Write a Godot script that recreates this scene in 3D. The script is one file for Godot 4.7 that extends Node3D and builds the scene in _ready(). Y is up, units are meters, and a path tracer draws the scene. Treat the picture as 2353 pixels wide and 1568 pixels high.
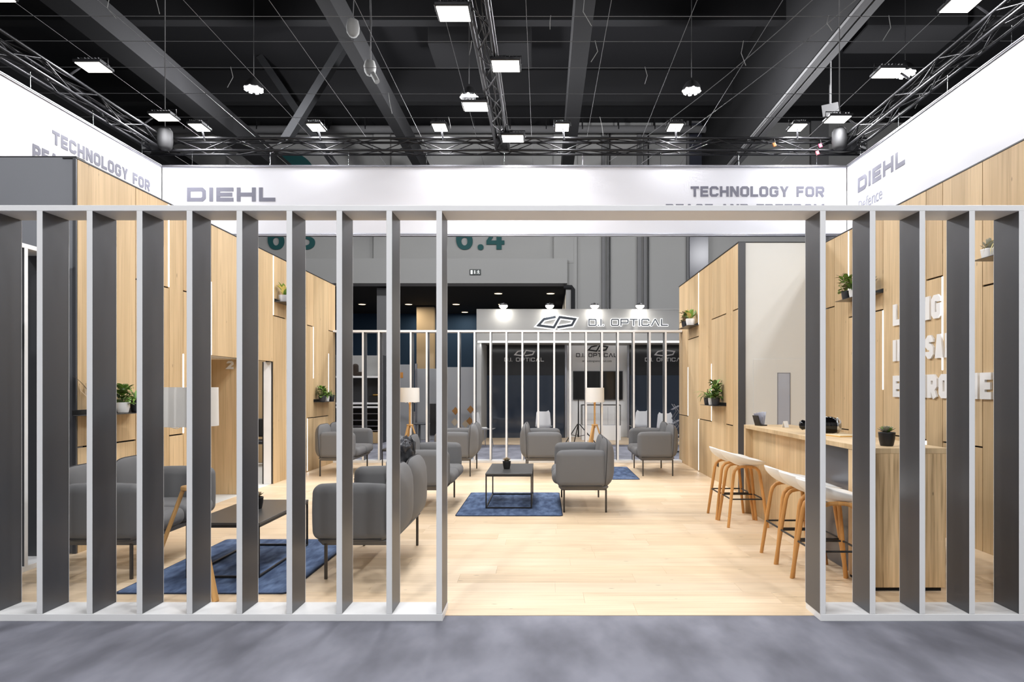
extends Node3D
# y up, metres; the camera stands in the aisle at eye height and looks along -z into the stand.

var M := {}
var taken := {}

# ---------------------------------------------------------------- geometry
class G:
	var v := PackedVector3Array()
	var n := PackedVector3Array()

	func tri(a: Vector3, b: Vector3, c: Vector3, na: Vector3, nb: Vector3, nc: Vector3) -> void:
		if (b - a).cross(c - a).dot(na + nb + nc) > 0.0:
			v.append_array([a, c, b])
			n.append_array([na, nc, nb])
		else:
			v.append_array([a, b, c])
			n.append_array([na, nb, nc])

	func quad(a: Vector3, b: Vector3, c: Vector3, d: Vector3, out: Vector3) -> void:
		var m := (b - a).cross(c - a)
		if m.length_squared() < 1e-16:
			m = (c - a).cross(d - a)
		m = m.normalized()
		if m.dot(out) < 0.0:
			m = -m
		tri(a, b, c, m, m, m)
		tri(a, c, d, m, m, m)

	func face(a: Vector3, b: Vector3, c: Vector3, out: Vector3) -> void:
		var m := (b - a).cross(c - a).normalized()
		if m.dot(out) < 0.0:
			m = -m
		tri(a, b, c, m, m, m)

	# a box with chamfered edges
	func cbox(at: Vector3, size: Vector3, ch := 0.002, turn := Basis()) -> G:
		var h := size * 0.5
		ch = minf(ch, minf(h.x, minf(h.y, h.z)) * 0.9)
		var i := h - Vector3.ONE * ch
		for ax in 3:
			var b := (ax + 1) % 3
			var c := (ax + 2) % 3
			for s in [-1.0, 1.0]:
				var q := []
				for k in [[-1, -1], [1, -1], [1, 1], [-1, 1]]:
					var p := Vector3.ZERO
					p[ax] = s * h[ax]
					p[b] = k[0] * i[b]
					p[c] = k[1] * i[c]
					q.append(at + turn * p)
				var o := Vector3.ZERO
				o[ax] = s
				quad(q[0], q[1], q[2], q[3], turn * o)
				for t in [-1.0, 1.0]:
					# edge along c between faces ax and b
					var e := []
					for k in [[0, -1], [0, 1], [1, 1], [1, -1]]:
						var p := Vector3.ZERO
						p[ax] = s * (h[ax] if k[0] == 0 else i[ax])
						p[b] = t * (i[b] if k[0] == 0 else h[b])
						p[c] = k[1] * i[c]
						e.append(at + turn * p)
					var oe := Vector3.ZERO
					oe[ax] = s
					oe[b] = t
					quad(e[0], e[1], e[2], e[3], turn * oe)
		for sx in [-1.0, 1.0]:
			for sy in [-1.0, 1.0]:
				for sz in [-1.0, 1.0]:
					var s3 := Vector3(sx, sy, sz)
					face(at + turn * (s3 * Vector3(h.x, i.y, i.z)), at + turn * (s3 * Vector3(i.x, h.y, i.z)), at + turn * (s3 * Vector3(i.x, i.y, h.z)), turn * s3)
		return self

	# smooth sheet through a grid of points; wrap joins the last column to the first
	func grid(p: Array, wrap := false, flip := 0.0) -> G:
		var rows := p.size()
		var cols: int = p[0].size()
		var mid := Vector3.ZERO
		for r in p:
			for q in r:
				mid += q
		mid /= float(rows * cols)
		var nn := []
		for r in rows:
			var l := []
			l.resize(cols)
			l.fill(Vector3.ZERO)
			nn.append(l)
		var vol := 0.0
		var last := cols if wrap else cols - 1
		for r in rows - 1:
			for c in last:
				var c2 := (c + 1) % cols
				var a: Vector3 = p[r][c]
				var b: Vector3 = p[r][c2]
				var d: Vector3 = p[r + 1][c2]
				var e: Vector3 = p[r + 1][c]
				var m := (d - a).cross(e - b)
				vol += m.dot((a + b + d + e) * 0.25 - mid)
				nn[r][c] += m
				nn[r][c2] += m
				nn[r + 1][c2] += m
				nn[r + 1][c] += m
		var s := signf(vol) if flip == 0.0 else flip
		for r in rows:
			if p[r][0].distance_to(p[r][cols / 2]) < 1e-6 and p[r][0].distance_to(p[r][cols - 1]) < 1e-6:
				var sum := Vector3.ZERO
				for c in cols:
					sum += nn[r][c]
				for c in cols:
					nn[r][c] = sum
			for c in cols:
				nn[r][c] = (nn[r][c] * s).normalized()
		for r in rows - 1:
			for c in last:
				var c2 := (c + 1) % cols
				if p[r][c].distance_squared_to(p[r][c2]) > 1e-14:
					tri(p[r][c], p[r][c2], p[r + 1][c2], nn[r][c], nn[r][c2], nn[r + 1][c2])
				if p[r + 1][c].distance_squared_to(p[r + 1][c2]) > 1e-14:
					tri(p[r][c], p[r + 1][c2], p[r + 1][c], nn[r][c], nn[r + 1][c2], nn[r + 1][c])
		return self

	func tube(path: Array, r, sides := 8, cap := true) -> G:
		var rows := []
		var up := Vector3.UP
		for k in path.size():
			var dir: Vector3 = (path[mini(k + 1, path.size() - 1)] - path[maxi(k - 1, 0)]).normalized()
			var side := dir.cross(up)
			if side.length() < 0.1:
				side = dir.cross(Vector3.RIGHT)
			side = side.normalized()
			up = side.cross(dir).normalized()
			var rr: float = r[k] if r is Array else r
			var l := []
			for s in sides:
				var a := TAU * (s + 0.5) / sides
				l.append(path[k] + (side * cos(a) + up * sin(a)) * rr)
			rows.append(l)
		grid(rows, true)
		if cap:
			for e in [0, path.size() - 1]:
				var o: Vector3 = path[0] - path[1] if e == 0 else path[e] - path[e - 1]
				for s in sides:
					face(path[e], rows[e][s], rows[e][(s + 1) % sides], o)
		return self

	# profile of (radius, height) turned about a vertical axis at «at»
	func lathe(at: Vector3, prof: Array, sides := 24, turn := Basis()) -> G:
		var rows := []
		for q in prof:
			var l := []
			for s in sides:
				var a := TAU * s / sides
				l.append(at + turn * Vector3(cos(a) * q.x, q.y, sin(a) * q.x))
			rows.append(l)
		return grid(rows, true)

	# flat outline in x/y given thickness from z0 to z1
	func prism(poly: PackedVector2Array, z0: float, z1: float, xf := Transform3D()) -> G:
		var idx := Geometry2D.triangulate_polygon(poly)
		for k in range(0, idx.size(), 3):
			for z in [z0, z1]:
				var q := []
				for j in 3:
					var w := poly[idx[k + j]]
					q.append(xf * Vector3(w.x, w.y, z))
				face(q[0], q[1], q[2], xf.basis * Vector3(0, 0, signf(z - (z0 + z1) * 0.5)))
		var turn_sign := -1.0 if Geometry2D.is_polygon_clockwise(poly) else 1.0
		for k in poly.size():
			var a := poly[k]
			var b := poly[(k + 1) % poly.size()]
			var d := (b - a) * turn_sign
			quad(xf * Vector3(a.x, a.y, z0), xf * Vector3(b.x, b.y, z0), xf * Vector3(b.x, b.y, z1), xf * Vector3(a.x, a.y, z1), xf.basis * Vector3(d.y, -d.x, 0))
		return self

	# a ribbon of even width along a 2D path, given thickness
	func stroke(pts: PackedVector2Array, closed: bool, t: float, z0: float, z1: float) -> G:
		var k := pts.size()
		var li := []
		var ri := []
		for i in k:
			var d0 := (pts[i] - pts[(i - 1 + k) % k]).normalized() if closed or i > 0 else Vector2.ZERO
			var d1 := (pts[(i + 1) % k] - pts[i]).normalized() if closed or i < k - 1 else Vector2.ZERO
			if d0 == Vector2.ZERO:
				d0 = d1
			if d1 == Vector2.ZERO:
				d1 = d0
			var nn := (Vector2(-d0.y, d0.x) + Vector2(-d1.y, d1.x)).normalized()
			var m := t * 0.5 / maxf(0.4, nn.dot(Vector2(-d0.y, d0.x)))
			li.append(pts[i] + nn * m)
			ri.append(pts[i] - nn * m)
		for i in (k if closed else k - 1):
			var j := (i + 1) % k
			for z in [z0, z1]:
				quad(Vector3(li[i].x, li[i].y, z), Vector3(ri[i].x, ri[i].y, z), Vector3(ri[j].x, ri[j].y, z), Vector3(li[j].x, li[j].y, z), Vector3(0, 0, signf(z - (z0 + z1) * 0.5)))
			var d := pts[j] - pts[i]
			quad(Vector3(li[i].x, li[i].y, z0), Vector3(li[j].x, li[j].y, z0), Vector3(li[j].x, li[j].y, z1), Vector3(li[i].x, li[i].y, z1), Vector3(-d.y, d.x, 0))
			quad(Vector3(ri[i].x, ri[i].y, z0), Vector3(ri[j].x, ri[j].y, z0), Vector3(ri[j].x, ri[j].y, z1), Vector3(ri[i].x, ri[i].y, z1), Vector3(d.y, -d.x, 0))
		if not closed:
			for e in [0, k - 1]:
				var d: Vector2 = pts[0] - pts[1] if e == 0 else pts[e] - pts[e - 1]
				quad(Vector3(li[e].x, li[e].y, z0), Vector3(ri[e].x, ri[e].y, z0), Vector3(ri[e].x, ri[e].y, z1), Vector3(li[e].x, li[e].y, z1), Vector3(d.x, d.y, 0))
		return self

	# upholstered block: rounded edges, faces puffed out by «puff»
	func cushion(at: Vector3, size: Vector3, r: float, puff := Vector3.ZERO, turn := Basis()) -> G:
		var h := size * 0.5
		r = minf(r, minf(h.x, minf(h.y, h.z)) * 0.98)
		for ax in 3:
			var b := (ax + 1) % 3
			var c := (ax + 2) % 3
			for s in [-1.0, 1.0]:
				var rows := []
				for u in steps(r / h[b]):
					var l := []
					for w in steps(r / h[c]):
						var p := Vector3.ZERO
						p[ax] = s * h[ax]
						p[b] = u * h[b]
						p[c] = w * h[c]
						var inner := p.clamp(-(h - Vector3.ONE * r), h - Vector3.ONE * r)
						var q := inner + (p - inner).normalized() * r
						var e := q / h
						for k in 3:
							q[k] += signf(e[k]) * puff[k] * e[k] * e[k] * (1.0 - e[(k + 1) % 3] ** 2) * (1.0 - e[(k + 2) % 3] ** 2)
						l.append(at + turn * q)
					rows.append(l)
				var out := Vector3.ZERO
				out[ax] = s
				var test: Vector3 = (rows[1][1] - rows[0][0]).cross(rows[1][0] - rows[0][1])
				var mid: int = rows.size() / 2
				test = (rows[mid + 1][mid + 1] - rows[mid][mid]).cross(rows[mid + 1][mid] - rows[mid][mid + 1])
				grid(rows, false, signf(test.dot(turn * out)))
		return self

	static func steps(f: float) -> Array:
		f = minf(f, 0.96)
		return [-1.0, -1.0 + f * 0.22, -1.0 + f * 0.48, -1.0 + f * 0.75, -1.0 + f, (-1.0 + f) * 0.5, 0.0, (1.0 - f) * 0.5, 1.0 - f, 1.0 - f * 0.75, 1.0 - f * 0.48, 1.0 - f * 0.22, 1.0]

	func done() -> ArrayMesh:
		var a := []
		a.resize(Mesh.ARRAY_MAX)
		a[Mesh.ARRAY_VERTEX] = v
		a[Mesh.ARRAY_NORMAL] = n
		var m := ArrayMesh.new()
		m.add_surface_from_arrays(Mesh.PRIMITIVE_TRIANGLES, a)
		return m

# ---------------------------------------------------------------- nodes
func numbered(called: String) -> String:
	taken[called] = taken.get(called, -1) + 1
	return called if taken[called] == 0 else "%s_%03d" % [called, taken[called]]

func tag(o: Node3D, label: String, category := "", group := "") -> Node3D:
	o.set_meta("label", label)
	if category:
		o.set_meta("category", category)
	if group:
		o.set_meta("group", group)
	return o

func thing(called: String, label: String, category: String, at := Vector3.ZERO, turn := 0.0, group := "") -> Node3D:
	var o := Node3D.new()
	o.name = numbered(called)
	o.position = at
	o.rotation.y = turn
	tag(o, label, category, group)
	add_child(o)
	return o

func struct(called: String, at := Vector3.ZERO, turn := 0.0) -> Node3D:
	var o := Node3D.new()
	o.name = called
	o.position = at
	o.rotation.y = turn
	o.set_meta("kind", "structure")
	add_child(o)
	return o

func part(called: String, mesh, mat: Material, parent: Node, at := Vector3.ZERO, turn := Basis()) -> MeshInstance3D:
	var o := MeshInstance3D.new()
	o.name = called
	o.mesh = mesh.done() if mesh is G else mesh
	o.material_override = mat
	o.transform = Transform3D(turn, at)
	parent.add_child(o, true)
	return o

func copy(o: Node3D, called: String, label: String, at: Vector3, turn := 0.0) -> Node3D:
	var c: Node3D = o.duplicate()
	c.name = numbered(called)
	c.position = at
	c.rotation.y = turn
	c.set_meta("label", label)
	add_child(c)
	return c

func block(size: Vector3, ch := 0.002) -> ArrayMesh:
	return G.new().cbox(Vector3.ZERO, size, ch).done()

# an area light that shines along its node's -z; «down» lamps are turned about x
func area(parent: Node, at: Vector3, size: Vector2, energy: float, tint: Color, turn := Vector3(-PI / 2, 0, 0)) -> void:
	var l := AreaLight3D.new()
	l.name = "light"
	l.area_size = size
	l.area_normalize_energy = true
	l.light_energy = energy
	l.light_color = tint
	l.area_range = 60.0
	l.area_attenuation = 2.0
	l.shadow_enabled = true
	l.position = at
	l.rotation = turn
	parent.add_child(l, true)

# ---------------------------------------------------------------- materials
func mat(c: Color, rough := 0.6, metal := 0.0) -> StandardMaterial3D:
	var m := StandardMaterial3D.new()
	m.albedo_color = c
	m.roughness = rough
	m.metallic = metal
	return m

func c8(r: float, g: float, b: float) -> Color:
	return Color(r / 255.0, g / 255.0, b / 255.0)

func glow(c: Color, energy: float) -> StandardMaterial3D:
	var m := mat(Color(0.9, 0.9, 0.9), 0.5)
	m.emission_enabled = true
	m.emission = c
	m.emission_energy_multiplier = energy
	return m

func noise_image(sd: int, w: int, h: int, freq: float, oct := 4) -> Image:
	var f := FastNoiseLite.new()
	f.seed = sd
	f.noise_type = FastNoiseLite.TYPE_SIMPLEX_SMOOTH
	f.frequency = freq
	f.fractal_octaves = oct
	return f.get_seamless_image(w, h)

# laminate: strips of slightly different tone, long grain and a few knots; grain runs up the picture
func wood_image(sd: int, base: Color, strips: int, tone: float, grain: float) -> Image:
	var w := 768
	var h := 1024
	var fine := noise_image(sd, 768, 48, 0.06, 4)
	fine.resize(w, h, Image.INTERPOLATE_CUBIC)
	var broad := noise_image(sd + 1, 256, 64, 0.02, 3)
	broad.resize(w, h, Image.INTERPOLATE_CUBIC)
	var r := RandomNumberGenerator.new()
	r.seed = sd
	var tones := []
	for k in strips:
		tones.append([r.randf_range(-1, 1), r.randi_range(0, h - 1)])
	var knots := []
	for k in 9:
		knots.append(Vector3(r.randf() * w, r.randf() * h, r.randf_range(2.0, 4.5)))
	var im := Image.create(w, h, false, Image.FORMAT_RGB8)
	for x in w:
		var s: Array = tones[x * strips / w]
		for y in h:
			var g := fine.get_pixel(x, (y + s[1]) % h).r - 0.5
			var b := broad.get_pixel(x, y).r - 0.5
			var k: float = 1.0 + s[0] * tone + g * grain + b * grain * 0.8
			if g < -0.17:
				k -= (-0.17 - g) * grain * 2.2
			im.set_pixel(x, y, Color(base.r * k, base.g * (k - (1.0 - k) * 0.12), base.b * (k - (1.0 - k) * 0.35)))
	for q in knots:
		for dx in range(-8, 9):
			for dy in range(-16, 17):
				var e := Vector2(dx / q.z, dy / (q.z * 2.2)).length()
				if e < 1.0:
					var px := posmod(int(q.x) + dx, w)
					var py := posmod(int(q.y) + dy, h)
					im.set_pixel(px, py, im.get_pixel(px, py).darkened(0.32 * (1.0 - e * e)))
	return im

func laid(m: StandardMaterial3D, im: Image, scale: Vector3, offset := Vector3.ZERO, world := true) -> StandardMaterial3D:
	m.albedo_texture = ImageTexture.create_from_image(im)
	m.uv1_triplanar = true
	m.uv1_world_triplanar = world
	m.uv1_scale = scale
	m.uv1_offset = offset
	m.uv1_triplanar_sharpness = 8.0
	return m

func patchy(im_seed: int, a: Color, b: Color, freq: float, squash: int, contrast: float) -> Image:
	var f := noise_image(im_seed, 512, 512 / squash, freq, 5)
	f.resize(512, 512, Image.INTERPOLATE_CUBIC)
	var im := Image.create(512, 512, false, Image.FORMAT_RGB8)
	for x in 512:
		for y in 512:
			im.set_pixel(x, y, a.lerp(b, clampf((f.get_pixel(x, y).r - 0.5) * contrast + 0.5, 0.0, 1.0)))
	return im

# ---------------------------------------------------------------- lettering
# strokes of block capitals in a cell w wide and 1 high; t is the stroke, c the corner cut
func glyph(ch: String, w: float, t: float, c: float) -> Array:
	var a := t * 0.5
	var b := w - a
	var lo := a
	var hi := 1.0 - a
	var m := 0.5
	match ch:
		"A": return [[[0, 0, t, 0, w * 0.5 + a, 1, w * 0.5 - a, 1], null], [[w - t, 0, w, 0, w * 0.5 + a, 1, w * 0.5 - a, 1], null], [[w * 0.22, 0.28, w * 0.78, 0.28], false]]
		"V": return [[[0, 1, t, 1, w * 0.5 + a, 0, w * 0.5 - a, 0], null], [[w - t, 1, w, 1, w * 0.5 + a, 0, w * 0.5 - a, 0], null]]
		"^": return [[[0, 0, t * 1.2, 0, w * 0.5 + a, 1, w * 0.5 - a, 1], null], [[w - t * 1.2, 0, w, 0, w * 0.5 + a, 1, w * 0.5 - a, 1], null]]
		"C": return [[[b, 0.68, b, hi - c, b - c, hi, a + c, hi, a, hi - c, a, lo + c, a + c, lo, b - c, lo, b, lo + c, b, 0.32], false]]
		"c": return [[[w, hi, a + c, hi, a, hi - c, a, lo + c, a + c, lo, w, lo], false]]
		"D": return [[[a, lo, b - c, lo, b, lo + c, b, hi - c, b - c, hi, a, hi], true]]
		"E": return [[[w, hi, a, hi, a, lo, w, lo], false], [[a, m, w * 0.93, m], false]]
		"F": return [[[w, hi, a, hi, a, 0], false], [[a, m, w * 0.9, m], false]]
		"G": return [[[b, 0.70, b, hi - c, b - c, hi, a + c, hi, a, hi - c, a, lo + c, a + c, lo, b - c, lo, b, lo + c, b, m, w * 0.55, m], false]]
		"H": return [[[a, 0, a, 1], false], [[b, 0, b, 1], false], [[a, m, b, m], false]]
		"I": return [[[w * 0.5, 0, w * 0.5, 1], false]]
		"L": return [[[a, 1, a, lo, w, lo], false]]
		"M": return [[[a, 0, a, 1], false], [[b, 0, b, 1], false], [[0, 1, t, 1, w * 0.5 + a * 0.6, 0.28, w * 0.5 - a * 0.6, 0.28], null], [[w - t, 1, w, 1, w * 0.5 + a * 0.6, 0.28, w * 0.5 - a * 0.6, 0.28], null]]
		"N": return [[[a, 0, a, 1], false], [[b, 0, b, 1], false], [[0, 1, t * 1.15, 1, w, 0, w - t * 1.15, 0], null]]
		"O": return [[[a + c, lo, b - c, lo, b, lo + c, b, hi - c, b - c, hi, a + c, hi, a, hi - c, a, lo + c], true]]
		"P": return [[[a, 0, a, hi, b - c, hi, b, hi - c, b, 0.42 + c, b - c, 0.42, t, 0.42], false]]
		"R": return [[[a, 0, a, hi, b - c, hi, b, hi - c, b, 0.44 + c, b - c, 0.44, t, 0.44], false], [[w * 0.5, 0.44, b, 0], false]]
		"S": return [[[b, 0.70, b, hi - c, b - c, hi, a + c, hi, a, hi - c, a, m + c * 0.8, a + c, m, b - c, m, b, m - c * 0.8, b, lo + c, b - c, lo, a + c, lo, a, lo + c, a, 0.30], false]]
		"T": return [[[0, hi, w, hi], false], [[w * 0.5, 0, w * 0.5, hi], false]]
		"Y": return [[[0, 1, t * 1.1, 1, w * 0.5 + a, 0.4, w * 0.5 - a, 0.4], null], [[w - t * 1.1, 1, w, 1, w * 0.5 + a, 0.4, w * 0.5 - a, 0.4], null], [[w * 0.5, 0.42, w * 0.5, 0], false]]
		"2": return [[[a, 0.70, a, hi - c, a + c, hi, b - c, hi, b, hi - c, b, 0.62, a, lo, w, lo], false]]
		".": return [[[w * 0.5, 0, w * 0.5, t], false]]
	return []

func glyph_mesh(ch: String, h: float, w: float, t: float, c: float, depth: float, fat := 0.0) -> ArrayMesh:
	var g := G.new()
	var lay := 0.0
	for s in glyph(ch, w, t, c):
		var pts := PackedVector2Array()
		for k in range(0, s[0].size(), 2):
			pts.append(Vector2(s[0][k], s[0][k + 1]) * h)
		if s[1] == null:
			for p in (Geometry2D.offset_polygon(pts, fat) if fat > 0.0 else [pts]):
				g.prism(p, -lay, depth + lay)
			lay += 0.0005
			continue
		if fat > 0.0 and not s[1]:
			var k := pts.size()
			pts[0] += (pts[0] - pts[1]).normalized() * fat
			pts[k - 1] += (pts[k - 1] - pts[k - 2]).normalized() * fat
		g.stroke(pts, s[1], t * h + fat * 2.0, -lay, depth + lay)
		lay += 0.0005
	return g.done()

# a line of capitals that fills «width»; each letter its own part
func letters(parent: Node3D, text: String, at: Vector3, turn: float, width: float, h: float, t: float, c: float, gap: float, depth: float, m: Material, halo: Material = null) -> void:
	var rel := {"I": 0.0, ".": 0.0, " ": 0.55, "M": 1.22, "L": 0.86, "E": 0.9, "F": 0.86, "T": 0.95, "^": 1.1}
	var fixed := 0.0
	var sum := 0.0
	for k in text.length():
		var ch := text[k]
		var q: float = rel.get(ch, 1.0)
		if q == 0.0:
			fixed += t * h
		else:
			sum += q
		if k < text.length() - 1:
			fixed += gap * h
	var unit := (width - fixed) / sum
	var x := 0.0
	var b := Basis(Vector3.UP, turn)
	for k in text.length():
		var ch := text[k]
		var q: float = rel.get(ch, 1.0)
		var w := t * h if q == 0.0 else q * unit
		if ch != " ":
			part("letter", glyph_mesh(ch, h, w / h, t, c, depth), m, parent, at + b * Vector3(x, 0, 0), b)
			if halo:
				part("light_edge", glyph_mesh(ch, h, w / h, t, c, depth * 0.4, h * 0.075), halo, parent, at + b * Vector3(x, 0, -depth * 0.4), b)
		x += w + gap * h

# ---------------------------------------------------------------- scene
func _ready() -> void:
	set_stage()
	make_materials()
	build_hall()
	build_stand_shell()
	build_rigging()
	build_fascia()
	build_fences()
	build_furniture()
	build_bar()
	build_shelves_and_plants()
	build_neighbours()

func set_stage() -> void:
	var cam := Camera3D.new()
	cam.name = "camera"
	cam.position = Vector3(0, 1.5, 0)
	cam.projection = Camera3D.PROJECTION_FRUSTUM
	cam.near = 0.1
	cam.far = 120.0
	cam.size = 0.1 * 1568.0 / 1500.0
	cam.frustum_offset = Vector2(-73.5, 108.0) / 1500.0 * 0.1
	add_child(cam)
	cam.current = true
	var we := WorldEnvironment.new()
	we.name = "environment"
	var e := Environment.new()
	e.background_mode = Environment.BG_COLOR
	e.background_color = Color(0.01, 0.01, 0.012)
	e.tonemap_mode = Environment.TONE_MAPPER_LINEAR
	e.tonemap_exposure = EXPOSURE
	e.sdfgi_enabled = true
	e.ssao_enabled = true
	e.ssil_enabled = true
	we.environment = e
	add_child(we)

const EXPOSURE := 1.0
const FLOOD := 6.6
const RING := 33.0
const WHITE_LAMP := Color(0.985, 0.985, 1.0)

func make_materials() -> void:
	M.white = mat(c8(240, 240, 238), 0.45)
	M.charcoal = mat(c8(74, 75, 78), 0.36)
	M.grey_wall = mat(c8(128, 130, 134), 0.55)
	M.cream = mat(c8(218, 218, 212), 0.6)
	M.black = mat(c8(24, 24, 25), 0.45)
	M.bag_black = mat(c8(13, 13, 14), 0.7)
	M.underlay = mat(c8(150, 130, 104), 0.9)
	M.core = mat(c8(22, 20, 18), 0.9)
	M.steel_dark = mat(c8(72, 68, 63), 0.4, 0.3)
	M.truss = mat(c8(34, 34, 36), 0.4, 0.4)
	M.alu = mat(c8(150, 151, 158), 0.32, 0.75)
	M.sheet = mat(c8(214, 214, 218), 0.75)
	M.print = mat(c8(104, 104, 116), 0.6)
	M.print_light = mat(c8(150, 152, 166), 0.5)
	M.fabric = mat(c8(104, 104, 104), 0.85)
	M.fabric.rim_enabled = true
	M.fabric.rim = 0.12
	M.seam = mat(c8(54, 54, 56), 0.9)
	M.stool_shell = mat(c8(240, 240, 236), 0.4)
	M.shade = mat(c8(244, 240, 231), 0.9)
	M.shade.backlight_enabled = true
	M.shade.backlight = Color(0.35, 0.33, 0.3)
	M.gloss_black = mat(c8(14, 14, 16), 0.08)
	M.chrome = mat(c8(205, 206, 208), 0.12, 1.0)
	M.flood_lens = glow(Color(1, 0.985, 0.95), 5.0)
	M.strip = glow(Color(1, 0.985, 0.96), 2.4)
	M.leaf = mat(c8(112, 150, 62), 0.5)
	M.leaf_dark = mat(c8(76, 100, 48), 0.5)
	M.leaf_yellow = mat(c8(214, 196, 112), 0.5)
	M.leaf_grey = mat(c8(164, 164, 146), 0.55)
	M.leaf_brown = mat(c8(176, 156, 126), 0.6)
	for k in ["leaf", "leaf_dark", "leaf_yellow"]:
		M[k].backlight_enabled = true
		M[k].backlight = M[k].albedo_color * 0.4
	M.pot_white = mat(c8(232, 232, 230), 0.35)
	M.pot_dark = mat(c8(52, 54, 58), 0.5)
	M.pot_grey = mat(c8(170, 172, 176), 0.25)
	M.soil = mat(c8(48, 38, 30), 0.95)
	var oak := wood_image(11, c8(206, 179, 138), 12, 0.038, 0.085)
	var oak_scale := Vector3(0.62, 0.30, 0.62)
	M.oak = []
	for k in 4:
		var m := mat([c8(255, 255, 255), c8(250, 248, 244), c8(246, 243, 238), c8(255, 251, 246)][k], 0.55)
		M.oak.append(laid(m, oak, oak_scale, Vector3(0.37 * k, 0.21 * k, 0.53 * k)))
	M.oak_knotty = laid(mat(c8(252, 250, 247), 0.5), wood_image(29, c8(204, 175, 133), 4, 0.045, 0.24), Vector3(0.7, 0.42, 0.7))
	M.oak_solid = laid(mat(c8(252, 226, 184), 0.5), oak, Vector3(3.0, 0.9, 3.0), Vector3.ZERO, false)
	M.oak_leg = laid(mat(c8(250, 210, 156), 0.5), oak, Vector3(3.0, 0.9, 3.0), Vector3.ZERO, false)
	var lam := wood_image(47, c8(236, 213, 181), 8, 0.02, 0.08)
	lam.rotate_90(CLOCKWISE)
	M.plank = []
	for k in 4:
		var m := mat([c8(255, 255, 255), c8(252, 249, 245), c8(248, 245, 239), c8(253, 252, 250)][k], 0.42)
		M.plank.append(laid(m, lam, Vector3(0.34, 0.9, 0.9), Vector3(0.31 * k, 0.0, 0.23 * k)))
	var carpet := patchy(63, c8(104, 105, 114), c8(136, 137, 147), 0.02, 2, 1.5)
	M.carpet = laid(mat(Color.WHITE, 0.8), carpet, Vector3(0.22, 0.22, 0.22))
	var rug := patchy(71, c8(56, 74, 106), c8(98, 118, 150), 0.022, 3, 1.5)
	M.rug = laid(mat(Color.WHITE, 0.95), rug, Vector3(0.9, 0.9, 0.9), Vector3.ZERO, false)
	M.rug_edge = mat(c8(36, 46, 66), 0.95)
	M.hall_black = mat(c8(20, 20, 23), 0.95)
	M.hall_dark = mat(c8(18, 18, 20), 0.9)
	M.hall_beam = mat(c8(30, 31, 33), 0.85)
	M.hall_grey = mat(c8(160, 160, 157), 0.85)
	M.hall_mid = mat(c8(118, 118, 118), 0.85)
	M.teal = mat(c8(22, 52, 80), 0.8)
	M.teal_dark = mat(c8(10, 74, 74), 0.7)

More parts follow.
